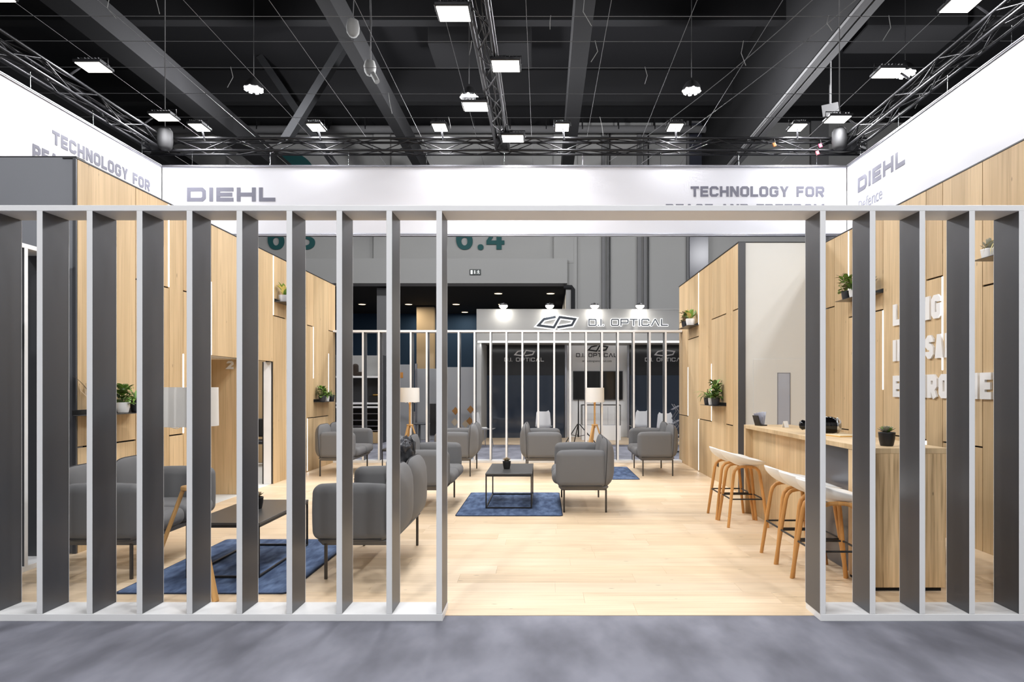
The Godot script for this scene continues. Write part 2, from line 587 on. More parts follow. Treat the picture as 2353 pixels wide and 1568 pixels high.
# ---------------------------------------------------------------- the hall
func build_hall() -> void:
	var fl := struct("floor_hall")
	part("carpet", block(Vector3(50, 0.2, 56)), M.carpet, fl, Vector3(0, -0.104, -18))
	var ce := struct("ceiling")
	part("roof_deck", block(Vector3(50, 0.4, 44)), M.hall_black, ce, Vector3(0, 13.9, -10))
	# long beams that run away from the camera, the right one with two pale cable trays below
	part("beam", block(Vector3(0.5, 3.4, 40)), M.hall_dark, ce, Vector3(7.42, 12.0, -10))
	for x in [7.30, 7.56]:
		part("cable_tray", block(Vector3(0.2, 0.08, 36)), M.hall_mid, ce, Vector3(x, 10.26, -11))
	for q in [[-10.9, 0.7, 10.3], [-5.05, 0.34, 10.5], [0.95, 0.46, 10.5], [-15.0, 0.5, 10.5], [13.5, 0.5, 10.6]]:
		part("beam", block(Vector3(q[1], 0.7, 40)), M.hall_dark, ce, Vector3(q[0], q[2] + 0.2, -10))
	for q in [[-13.0, 14.0], [-13.0, 19.5], [-13.0, 25.0]]:
		part("beam", block(Vector3(44, 1.2, 0.35)), M.hall_dark, ce, Vector3(0, 13.0, -q[1]))
	for q in [[-8.0, 16.0, 5.0], [-2.0, 21.0, 3.2], [3.6, 15.0, 4.6], [11.0, 20.0, 3.0]]:
		part("duct", block(Vector3(q[2], 0.9, 1.6), 0.03), M.hall_dark, ce, Vector3(q[0], 12.6, -q[1]))
	for q in [[-7.0, 21.0, 0.55], [-9.0, 24.0, -0.6]]:
		part("brace", block(Vector3(0.25, 5.0, 0.3)), M.hall_beam, ce, Vector3(q[0], 11.6, -q[1]), Basis(Vector3.BACK, -q[2]))
	part("pipe", G.new().tube([Vector3(-20, 13.0, -29.0), Vector3(8.2, 13.0, -29.0)], 0.16, 12), M.hall_mid, ce)
	for k in 16:
		part("pipe_hanger", block(Vector3(0.04, 0.5, 0.36), 0.004), M.hall_dark, ce, Vector3(-17.5 + k * 1.6, 13.2, -29.0))
	# the net of thin steel cables under the roof
	var r := RandomNumberGenerator.new()
	r.seed = 5
	for d in [12.5, 13.1, 14.05, 15.2, 16.55, 18.0]:
		part("wire", G.new().tube([Vector3(-20, 9.0, -d), Vector3(-6, 8.96, -d), Vector3(6, 8.96, -d), Vector3(20, 9.0, -d)], 0.007, 5), M.hall_mid, ce)
	for k in 13:
		var x := -12.0 + k * 1.66
		part("wire", G.new().tube([Vector3(x, 9.06, 2), Vector3(x + 0.03, 9.02, -12), Vector3(x, 9.06, -24)], 0.006, 5), M.hall_mid, ce)
	for q in [[Vector3(6.2, 9.4, -9), Vector3(4.9, 8.6, -14), Vector3(1.9, 8.1, -19)], [Vector3(7.4, 9.6, -9), Vector3(5.9, 8.9, -14), Vector3(2.9, 8.2, -19.5)]]:
		var arc := []
		for k in 13:
			var u := k / 12.0
			arc.append((q[0] as Vector3).lerp(q[1], u).lerp((q[1] as Vector3).lerp(q[2], u), u))
		part("wire", G.new().tube(arc, 0.008, 5), M.hall_mid, ce)
	for k in 15:
		var x := r.randf_range(-11, 10)
		var z := -[12.5, 13.1, 14.05, 15.2, 16.55, 18.0][k % 6] as float
		var l := r.randf_range(0.25, 0.6)
		part("wire_end", G.new().tube([Vector3(x, 8.98, z), Vector3(x + r.randf_range(-0.06, 0.06), 8.98 - l * 0.5, z), Vector3(x + r.randf_range(-0.14, 0.14), 8.98 - l, z)], 0.007, 5), M.hall_grey, ce)
	# far wall with pilasters, its bulkhead and the recess below it
	var wb := struct("wall_back")
	var z := -30.0
	part("panel_wall", block(Vector3(24, 14, 0.4)), M.hall_grey, wb, Vector3(13.1, 7.0, z - 0.2))
	part("panel_wall", block(Vector3(26, 6.2, 0.4)), M.hall_grey, wb, Vector3(-11.9, 10.44, z - 0.2))
	part("bulkhead", block(Vector3(21.0, 1.12, 0.9)), M.hall_grey, wb, Vector3(-9.45, 6.79, z + 0.1))
	part("soffit", block(Vector3(26, 0.2, 12.4)), M.hall_dark, wb, Vector3(-11.9, 6.36, z - 6.4))
	part("recess_wall", block(Vector3(27, 7, 0.3)), M.teal, wb, Vector3(-11.9, 3.4, z - 11.9))
	part("recess_side", block(Vector3(0.4, 6.3, 12)), M.hall_mid, wb, Vector3(1.26, 3.13, z - 6))
	for q in [[-7.55, 0.6, 3.1, M.hall_mid, 0.9], [-6.87, 1.0, 3.1, mat(c8(196, 172, 138), 0.7), 8.0]]:
		part("pillar", block(Vector3(q[1], 6.2, 0.5)), q[3], wb, Vector3(q[0], q[2], z - q[4]))
	for q in [[-7.4, 0.75], [0.9, 0.9], [-14.0, 0.75]]:
		part("pilaster", block(Vector3(q[1], 6.2, 0.25)), M.hall_grey, wb, Vector3(q[0], 10.3, z + 0.1))
	for q in [[1.25, 0.5], [7.0, 0.95], [12.6, 0.8]]:
		part("pilaster", block(Vector3(q[1], 14, 0.2)), M.hall_mid if q[0] > 2 else M.hall_grey, wb, Vector3(q[0], 7, z + 0.1))
	part("dark_panel", block(Vector3(0.85, 13.5, 0.12)), mat(c8(62, 64, 74), 0.25), wb, Vector3(7.05, 6.8, z + 0.26))
	for q in [[2.72, 0.16], [2.92, 0.06], [4.36, 0.2], [4.62, 0.14]]:
		part("conduit", block(Vector3(q[1], 13.4, 0.12), 0.02), M.hall_mid, wb, Vector3(q[0], 6.8, z + 0.12))
	for q in [[3.02, 0.025], [4.78, 0.03]]:
		part("conduit", G.new().tube([Vector3(q[0], 0.2, z + 0.1), Vector3(q[0], 13.4, z + 0.1)], q[1], 8), M.black, wb)
	part("drain_pipe", G.new().tube([Vector3(0.9, 6.1, z + 0.3), Vector3(1.25, 6.1, z + 0.3), Vector3(1.32, 6.0, z + 0.3), Vector3(1.32, 0.4, z + 0.3)], 0.09, 10), M.hall_beam, wb)
	for q in [["wall_west", -25.2, -8.0], ["wall_east", 25.2, -8.0]]:
		part("panel_wall", block(Vector3(0.4, 14, 46)), M.hall_grey, struct(q[0]), Vector3(q[1], 7, q[2]))
	part("panel_wall", block(Vector3(50.8, 14, 0.4)), M.hall_grey, struct("wall_front"), Vector3(0, 7, 12.2))
	hall_signs(z)
	hall_lamps(z)

func hall_text(called: String, text: String, label: String, at: Vector3, size: float, m: Material, depth := 0.04) -> void:
	var t := thing(called, label, "sign", at)
	var x := 0.0
	for ch in text:
		var tm := TextMesh.new()
		var f := SystemFont.new()
		f.font_names = PackedStringArray(["Droid Sans"])
		f.font_weight = 700
		tm.font = f
		tm.font_size = 64
		tm.pixel_size = size / 46.0
		tm.depth = depth
		tm.text = ch
		tm.horizontal_alignment = HORIZONTAL_ALIGNMENT_LEFT
		part("digit", tm, m, t, Vector3(x, 0, 0))
		x += size * (0.42 if ch == "." else 0.86)

func hall_signs(z: float) -> void:
	hall_text("hall_number_sign", "6.3", "large dark teal hall number 6.3 painted high on the far wall", Vector3(-12.74, 8.39, z + 0.06), 1.12, M.teal_dark)
	hall_text("hall_number_sign", "6.4", "large dark teal hall number 6.4 painted high above the exit sign", Vector3(-4.1, 8.39, z + 0.06), 1.12, M.teal_dark)
	var disc := thing("round_sign", "dark teal round sign peeking over the top of the white banner", "sign", Vector3(-11.6, 11.15, z + 0.06))
	part("disc", G.new().lathe(Vector3.ZERO, [Vector2(0, 0), Vector2(1.1, 0), Vector2(1.12, 0.02), Vector2(1.12, 0.05), Vector2(0, 0.05)], 48, Basis(Vector3.RIGHT, PI / 2)), M.teal_dark, disc)
	part("mark", G.new().prism(PackedVector2Array([Vector2(-0.95, 0.35), Vector2(-0.55, 0.75), Vector2(-0.7, 0.3)]), 0.0, 0.03), M.hall_grey, disc, Vector3(0, 0, 0.05))
	var ex := thing("exit_sign", "small dark exit sign with door, arrow and running figure on the grey bulkhead", "sign", Vector3(-3.1, 6.72, z + 0.56))
	part("case", block(Vector3(0.5, 0.26, 0.08), 0.01), mat(c8(18, 34, 30), 0.4), ex)
	var lit := glow(c8(205, 214, 205), 0.5)
	part("sign_door", block(Vector3(0.09, 0.18, 0.01), 0.001), lit, ex, Vector3(-0.16, 0, 0.042))
	part("sign_arrow", G.new().prism(PackedVector2Array([Vector2(-0.02, 0.08), Vector2(0.02, 0.08), Vector2(0.02, -0.03), Vector2(0.045, -0.03), Vector2(0, -0.085), Vector2(-0.045, -0.03), Vector2(-0.02, -0.03)]), 0, 0.01), lit, ex, Vector3(-0.02, 0, 0.04))
	var run := G.new()
	run.stroke(PackedVector2Array([Vector2(-0.02, 0.055), Vector2(0.0, 0.05), Vector2(0.0, -0.01), Vector2(0.04, -0.04), Vector2(0.03, -0.085)]), false, 0.024, 0, 0.01)
	run.stroke(PackedVector2Array([Vector2(0.0, -0.01), Vector2(-0.03, -0.05), Vector2(-0.07, -0.05)]), false, 0.02, 0, 0.01)
	run.stroke(PackedVector2Array([Vector2(-0.055, 0.01), Vector2(-0.03, 0.045), Vector2(0.03, 0.035), Vector2(0.06, 0.01)]), false, 0.016, 0, 0.01)
	run.lathe(Vector3(0.012, 0.078, 0.005), [Vector2(0, -0.005), Vector2(0.018, -0.005), Vector2(0.018, 0.005), Vector2(0, 0.005)], 12, Basis(Vector3.RIGHT, PI / 2))
	part("sign_figure", run, lit, ex, Vector3(0.14, 0, 0.04))

func ring_lamp(label: String, at: Vector3, group := "") -> void:
	var t := thing("ring_lamp", label, "hall lamp", at, 0.0, group)
	part("dome", G.new().lathe(Vector3.ZERO, [Vector2(0, 0.30), Vector2(0.08, 0.30), Vector2(0.17, 0.24), Vector2(0.25, 0.12), Vector2(0.26, 0.03), Vector2(0.2, 0.0), Vector2(0.12, 0.03), Vector2(0, 0.04)], 24), M.hall_dark, t)
	for k in 8:
		var a := TAU * k / 8.0
		var b := Basis(Vector3.UP, -a) * Basis(Vector3.BACK, 0.55)
		part("light_lens", G.new().lathe(Vector3.ZERO, [Vector2(0, -0.02), Vector2(0.044, -0.02), Vector2(0.05, -0.008), Vector2(0.05, 0.015), Vector2(0, 0.015)], 14), M.flood_lens, t, Vector3(cos(a) * 0.225, 0.0, sin(a) * 0.225), b)
	part("cable", G.new().tube([Vector3(0, 0.4, 0), Vector3(0, 13.6 - at.y, 0)], 0.012, 6), M.hall_mid, t)
	var l := OmniLight3D.new()
	l.name = "light"
	l.light_energy = RING
	l.light_color = WHITE_LAMP
	l.light_size = 0.22
	l.omni_range = 60.0
	l.omni_attenuation = 2.0
	l.shadow_enabled = true
	l.position = Vector3(0, -0.26, 0)
	t.add_child(l, true)

func hall_lamps(z: float) -> void:
	ring_lamp("hall lamp with a ring of eight lenses, leftmost, above the left sail of cables", Vector3(-8.2708, 10.0, -18.6))
	ring_lamp("hall lamp with a ring of eight lenses right above a truss floodlight near the middle", Vector3(-2.1901, 10.0, -19.1))
	ring_lamp("hall lamp with a ring of lenses hanging right of the middle truss", Vector3(4.2262, 10.0, -18.7))
	ring_lamp("hall lamp with a ring of lenses behind the right truss", Vector3(10.0153, 10.2, -18.1))
	for q in [[-9.0, 5.0], [-3.0, 5.0], [3.0, 5.0], [9.0, 5.0]]:
		ring_lamp("hall lamp with a ring of eight lenses over the aisle behind the photographer", Vector3(q[0], 10.0, q[1]), "hall lamps over the aisle")
	# downlights in the soffit of the recess
	var spots := [[-2.282, 32.6, "rightmost but one of the near row"], [0.326, 32.6, "at the right end of the near row"], [-10.2549, 36.8, "at the left end, beside the grey pillar"], [-7.6299, 36.8, "in the second row, right of the grey pillar"], [-4.9557, 36.8, "in the middle of the second row"], [-2.3797, 36.8, "right above the first header spotlight"], [0.3189, 36.8, "right above the second header spotlight"], [-7.5787, 40.6, "far row, left of the tan pillar"], [-4.9261, 40.6, "in the far row, right one"]]
	var warm := glow(Color(1, 0.86, 0.66), 4.0)
	for s in spots:
		var t := thing("downlight", "round warm downlight in the dark soffit, " + s[2], "downlight", Vector3(s[0], 6.24, -s[1]))
		part("light_disc", G.new().lathe(Vector3.ZERO, [Vector2(0, -0.03), Vector2(0.19, -0.03), Vector2(0.2, -0.01), Vector2(0.2, 0.02), Vector2(0, 0.02)], 24), warm, t)
		part("rim", G.new().lathe(Vector3.ZERO, [Vector2(0.2, 0.02), Vector2(0.2, -0.03), Vector2(0.23, -0.03), Vector2(0.24, 0.02)], 24), M.hall_mid, t)
		area(t, Vector3(0, -0.06, 0), Vector2(0.3, 0.3), 5.0, Color(1, 0.95, 0.86))

# ---------------------------------------------------------------- floor and walls of the stand
# panels of a wood wall in a frame whose x runs along the wall, y up, z out of it; cols: [from, to, bottom, top, [joint heights]]
func clad(parent: Node3D, cols: Array, seed_at: int) -> void:
	var k := seed_at
	for c in cols:
		var ys: Array = [c[2]] + c[4] + [c[3]]
		for i in ys.size() - 1:
			var lo: float = ys[i] + (0.008 if i > 0 else 0.0)
			var hi: float = ys[i + 1] - (0.008 if i < ys.size() - 2 else 0.0)
			part("panel", block(Vector3(c[1] - c[0] - 0.009, hi - lo, 0.02), 0.0015), M.oak[k % 4], parent, Vector3((c[0] + c[1]) * 0.5, (lo + hi) * 0.5, -0.01))
			k += 1

func light_strip(parent: Node3D, x: float, lo: float, hi: float) -> void:
	part("light_strip", block(Vector3(0.026, hi - lo, 0.022), 0.003), M.strip, parent, Vector3(x, (lo + hi) * 0.5, -0.007))
	area(parent, Vector3(x, (lo + hi) * 0.5, 0.012), Vector2(0.024, hi - lo), 0.05 * (hi - lo), WHITE_LAMP, Vector3(0, PI, 0))

func build_stand_shell() -> void:
	# plank floor
	var fl := struct("floor")
	part("screed", block(Vector3(8.5, 0.09, 9.06)), M.underlay, fl, Vector3(-0.1, -0.054, -8.82))
	var r := RandomNumberGenerator.new()
	r.seed = 3
	var meshes := {}
	var row := 0
	var z := -4.308
	while z > -13.3:
		var x := -4.3 - r.randf() * 1.2
		while x < 4.1:
			var a := maxf(x, -4.3)
			var b := minf(x + 1.38, 4.1)
			if b - a > 0.05:
				var key := snappedf(b - a, 0.01)
				if not meshes.has(key):
					meshes[key] = block(Vector3(b - a - 0.0008, 0.012, 0.2392), 0.0006)
				part("plank", meshes[key], M.plank[r.randi() % 4], fl, Vector3((a + b) * 0.5, -0.006, z - 0.12))
			x += 1.38
		z -= 0.24
		row += 1
	# left rooms: wood side wall facing the lounge
	var wl := struct("wall_left", Vector3(-4.23, 0, -5.91), PI / 2)
	var D := func(d: float) -> float: return (d - 3.94) * 1.5
	part("core", block(Vector3(D.call(5.537) - 0.12, 3.58, 0.1)), M.core, wl, Vector3(D.call(5.537) * 0.5 + 0.06, 1.79, -0.072))
	part("core", block(Vector3(D.call(8.82) - D.call(6.80), 3.58, 0.1)), M.core, wl, Vector3((D.call(8.82) + D.call(6.80)) * 0.5, 1.79, -0.072))
	part("core", block(Vector3(D.call(6.80) - D.call(5.537), 1.66, 0.1)), M.core, wl, Vector3((D.call(6.80) + D.call(5.537)) * 0.5, 2.75, -0.072))
	clad(wl, [
		[D.call(3.945), D.call(4.51), 0.0, 3.575, [0.96]],
		[D.call(4.51), D.call(4.913), 0.0, 3.575, [2.63]],
		[D.call(4.913), D.call(5.103), 0.0, 3.575, [0.96]],
		[D.call(5.103), D.call(5.537), 0.0, 3.575, [2.64]],
		[D.call(5.537), D.call(6.12), 1.915, 3.575, []],
		[D.call(6.12), D.call(6.801), 1.915, 3.575, []],
		[D.call(6.801), D.call(7.12), 0.0, 3.575, [2.635]],
		[D.call(7.12), D.call(7.776), 0.0, 3.575, []],
		[D.call(7.776), D.call(7.981), 0.0, 3.575, [0.96, 2.625]],
		[D.call(7.981), D.call(8.545), 0.0, 3.575, [0.957]],
		[D.call(8.545), D.call(8.82), 0.0, 3.575, [2.63]]], 0)
	part("cap", block(Vector3(D.call(8.82) + 0.02, 0.015, 0.13)), M.black, wl, Vector3(D.call(8.82) * 0.5, 3.583, -0.06))
	part("corner_trim", block(Vector3(0.02, 3.58, 0.03)), M.charcoal, wl, Vector3(-0.004, 1.79, -0.014))
	for s in [[4.905, 2.64, 3.57], [5.103, 0.97, 1.90], [5.53, 1.92, 2.85], [6.80, 2.64, 3.57], [7.981, 1.675, 2.62], [7.776, 0.02, 0.955], [8.545, 1.26, 2.175]]:
		light_strip(wl, D.call(s[0]), s[1], s[2])
	# grey end of the left rooms, and their hidden sides
	var wf := struct("wall_left_end")
	part("panel_wall", block(Vector3(3.27, 3.59, 0.1)), M.grey_wall, wf, Vector3(-5.88, 1.795, -5.96))
	part("cap", block(Vector3(3.28, 0.014, 0.12)), M.black, wf, Vector3(-5.875, 3.595, -5.97))
	var wo := struct("wall_left_rooms")
	part("panel_wall", block(Vector3(0.1, 3.58, 7.2)), M.oak[1], wo, Vector3(-7.46, 1.79, -9.63))
	part("panel_wall", block(Vector3(3.2, 3.58, 0.1)), M.oak[2], wo, Vector3(-5.9, 1.79, -13.17))
	part("room_floor", block(Vector3(3.1, 0.006, 7.0), 0.001), M.cream, wo, Vector3(-5.81, 0.0, -9.55))
	part("partition", block(Vector3(1.4, 1.9, 0.1)), M.oak[1], wo, Vector3(-4.99, 0.953, -9.23))
	part("niche_back", block(Vector3(0.1, 1.9, 0.95)), M.oak[3], wo, Vector3(-5.74, 0.953, -8.7))
	part("niche_side", block(Vector3(1.4, 1.9, 0.08)), M.oak[3], wo, Vector3(-4.99, 0.953, -8.25))
	part("niche_ceiling", block(Vector3(1.45, 0.03, 1.1)), M.white, wo, Vector3(-5.06, 1.93, -8.72))
	var dr := struct("door_1")
	part("jamb", block(Vector3(0.12, 1.905, 0.03)), M.white, dr, Vector3(-4.31, 0.955, -10.185))
	part("edge", block(Vector3(0.016, 1.905, 0.04)), M.black, dr, Vector3(-4.378, 0.955, -10.185))
	part("edge", block(Vector3(0.014, 1.905, 0.03)), M.black, dr, Vector3(-4.243, 0.955, -10.185))
	var num := thing("room_number", "white cut-out number 2 on the wood partition inside the left doorway", "sign", Vector3(-4.455, 1.765, -9.175))
	part("digit", glyph_mesh("2", 0.115, 0.8, 0.26, 0.12, 0.012), M.white, num)
	var pl := thing("mesh_chair", "black mesh chair seen through the doorway of the left room", "chair", Vector3(-5.5, 0.003, -12.6))
	part("seat", G.new().cushion(Vector3(0, 0.46, 0), Vector3(0.46, 0.07, 0.44), 0.03), M.black, pl)
	part("backrest", G.new().cushion(Vector3(0, 0.72, -0.2), Vector3(0.44, 0.36, 0.05), 0.024), M.black, pl)
	for s in [[-1, -1], [1, -1], [-1, 1], [1, 1]]:
		part("leg", G.new().tube([Vector3(0.17 * s[0], 0.44, 0.16 * s[1]), Vector3(0.21 * s[0], 0.0, 0.2 * s[1])], 0.012, 8), M.black, pl)
	# right rear room: wood wall facing the lounge
	var wr := struct("wall_right", Vector3(2.78, 0, -13.425), -PI / 2)
	var E := func(d: float) -> float: return (8.95 - d) * 1.5
	part("core", block(Vector3(E.call(6.235), 3.58, 0.06)), M.core, wr, Vector3(E.call(6.235) * 0.5, 1.79, -0.052))
	clad(wr, [
		[E.call(8.95), E.call(8.399), 0.0, 3.575, [0.955]],
		[E.call(8.399), E.call(7.82), 0.0, 3.575, [2.43]],
		[E.call(7.82), E.call(7.221), 0.0, 3.575, [0.945]],
		[E.call(7.221), E.call(6.643), 0.0, 3.575, [2.635]],
		[E.call(6.643), E.call(6.406), 0.0, 3.575, [0.946]],
		[E.call(6.406), E.call(6.222), 0.0, 3.575, [2.636]]], 2)
	part("end_panel", block(Vector3(0.03, 3.58, 0.1)), M.charcoal, wr, Vector3(E.call(6.215), 1.79, -0.045))
	part("cap", block(Vector3(E.call(6.21), 0.015, 0.1)), M.black, wr, Vector3(E.call(6.21) * 0.5, 3.583, -0.04))
	for s in [[7.82, 2.645, 3.57], [8.399, 0.965, 1.90], [7.221, 0.955, 1.90], [7.82, 0.02, 0.94]]:
		light_strip(wr, E.call(s[0]), s[1], s[2])
	part("socket", block(Vector3(0.08, 0.08, 0.012), 0.003), M.black, wr, Vector3(E.call(6.95), 0.284, 0.004))
	# cream wall with a flush door beside it
	var wc := struct("wall_cream")
	part("panel_wall", block(Vector3(1.15, 3.58, 0.08)), M.cream, wc, Vector3(3.455, 1.79, -9.375))
	part("cap", block(Vector3(1.16, 0.015, 0.09)), M.black, wc, Vector3(3.455, 3.585, -9.375))
	var dc := struct("door_2")
	part("leaf", block(Vector3(0.92, 1.913, 0.012), 0.003), M.cream, dc, Vector3(3.455, 0.957, -9.33))
	part("vision_panel", block(Vector3(0.17, 1.3, 0.006), 0.002), mat(c8(172, 178, 190), 0.12), dc, Vector3(3.425, 1.06, -9.322))
	part("frame", G.new().stroke(PackedVector2Array([Vector2(3.335, 0.41), Vector2(3.335, 1.715), Vector2(3.515, 1.715), Vector2(3.515, 0.41)]), true, 0.006, 0, 0.01), M.alu, dc, Vector3(0, 0, -9.326))
	# right wall behind the bar
	var wx := struct("wall_right_bar", Vector3(4.02, 0, -9.32), -PI / 2)
	var F := func(d: float) -> float: return (6.213 - d) * 1.5
	part("core", block(Vector3(F.call(2.95), 3.58, 0.1)), M.core, wx, Vector3(F.call(2.95) * 0.5, 1.79, -0.072))
	clad(wx, [
		[F.call(6.213), F.call(6.022), 0.0, 3.575, [2.63]],
		[F.call(6.022), F.call(5.743), 0.0, 3.575, [0.947]],
		[F.call(5.743), F.call(5.16), 0.0, 3.575, [2.43]],
		[F.call(5.16), F.call(4.579), 0.0, 3.575, [0.954]],
		[F.call(4.579), F.call(4.389), 0.0, 3.575, [2.633]],
		[F.call(4.389), F.call(3.99), 0.0, 3.575, [0.955]],
		[F.call(3.99), F.call(3.45), 0.0, 3.575, [2.434]],
		[F.call(3.45), F.call(2.95), 0.0, 3.575, [0.955]]], 1)
	part("cap", block(Vector3(F.call(2.95), 0.015, 0.13)), M.black, wx, Vector3(F.call(2.95) * 0.5, 3.583, -0.06))
	for s in [[5.743, 2.645, 3.57], [5.16, 1.48, 2.42], [4.389, 1.68, 2.624], [4.579, 0.02, 0.944]]:
		light_strip(wx, F.call(s[0]), s[1], s[2])
	var sl := thing("wall_lettering", "raised white capital letters in three lines on the wood wall behind the bar", "lettering", Vector3(4.02, 0, -7.485), -PI / 2)
	letters(sl, "LIVING", Vector3(0, 2.21, 0.002), 0.0, 0.90, 0.243, 0.27, 0.09, 0.13, 0.02, M.white)
	letters(sl, "IN A SAFE", Vector3(0, 1.804, 0.002), 0.0, 1.24, 0.243, 0.27, 0.09, 0.13, 0.02, M.white)
	letters(sl, "ENVIRONMENT", Vector3(0, 1.397, 0.002), 0.0, 2.03, 0.243, 0.27, 0.09, 0.13, 0.02, M.white)

# ---------------------------------------------------------------- trusses and floodlights
# four chords with zigzag braces between «a» and «b» (bottom near chord line), section s
func truss(label: String, a: Vector3, b: Vector3, side: Vector3, s: float) -> void:
	var t := thing("lighting_truss", label, "truss", a)
	var run := b - a
	var up := Vector3.UP * s
	for q in [Vector3.ZERO, side * s, up, side * s + up]:
		part("chord", G.new().tube([q, q + run], 0.026, 10), M.truss, t)
	var n := int(run.length() / 0.62)
	var step := run / float(n)
	var l := sqrt(step.length_squared() + s * s)
	var rod := G.new().tube([Vector3(0, -l * 0.5, 0), Vector3(0, l * 0.5, 0)], 0.011, 6).done()
	for f in [[Vector3.ZERO, up], [side * s, up], [Vector3.ZERO, side * s], [up, side * s]]:
		for k in n:
			var p: Vector3 = f[0] + step * float(k)
			var q: Vector3 = f[0] + step * float(k + 1)
			if k % 2 == 0:
				q += f[1]
			else:
				p += f[1]
			var y := (q - p).normalized()
			var x := y.cross(f[1].normalized().cross(run.normalized())).normalized()
			part("brace", rod, M.truss, t, (p + q) * 0.5, Basis(x, y, x.cross(y)))
	var rn := RandomNumberGenerator.new()
	rn.seed = int(absf(a.x * 10.0)) + 7
	for k in 3:
		var line := []
		var off: Vector3 = side * s * rn.randf_range(0.1, 0.9) + up * [0.06, 0.95, 1.05][k]
		for j in 29:
			line.append(off + run * (j / 28.0) + Vector3(rn.randf_range(-0.03, 0.03), rn.randf_range(-0.06, 0.03), rn.randf_range(-0.03, 0.03)))
		part("cable", G.new().tube(line, 0.009, 5), M.bag_black, t)
	var c := up * 0.5 + side * s * 0.5
	for e in [Vector3.ZERO, run]:
		part("end_plate", block(Vector3(s + 0.06, s + 0.06, s + 0.06) * (Vector3.ONE - (run.normalized()).abs()) + run.normalized().abs() * 0.02, 0.004), M.truss, t, e + c)

# a flat LED floodlight that faces down; «hold» leads from its middle to the truss
func flood(label: String, at: Vector3, size: Vector2, hold: Vector3, e := 1.0, group := "") -> void:
	var t := thing("floodlight", label, "floodlight", at, 0.0, group)
	part("housing", block(Vector3(size.x + 0.05, 0.05, size.y + 0.05), 0.01), M.truss, t, Vector3(0, 0.035, 0))
	var fins := G.new()
	for k in 7:
		fins.cbox(Vector3(lerpf(-0.42, 0.42, k / 6.0) * size.x, 0.08, 0), Vector3(0.008, 0.05, size.y * 0.9), 0.001)
	part("heat_fins", fins, M.truss, t)
	part("light_panel", block(Vector3(size.x, 0.012, size.y), 0.003), M.flood_lens, t, Vector3(0, 0.005, 0))
	var br := G.new()
	br.tube([Vector3(size.x * 0.5 + 0.035, 0.04, 0), Vector3(size.x * 0.5 + 0.035, 0.16, 0), Vector3(-size.x * 0.5 - 0.035, 0.16, 0), Vector3(-size.x * 0.5 - 0.035, 0.04, 0)], 0.01, 6)
	br.tube([Vector3(0, 0.16, 0), hold], 0.018, 8)
	part("bracket", br, M.truss, t)
	area(t, Vector3(0, -0.012, 0), size, FLOOD * e, WHITE_LAMP)

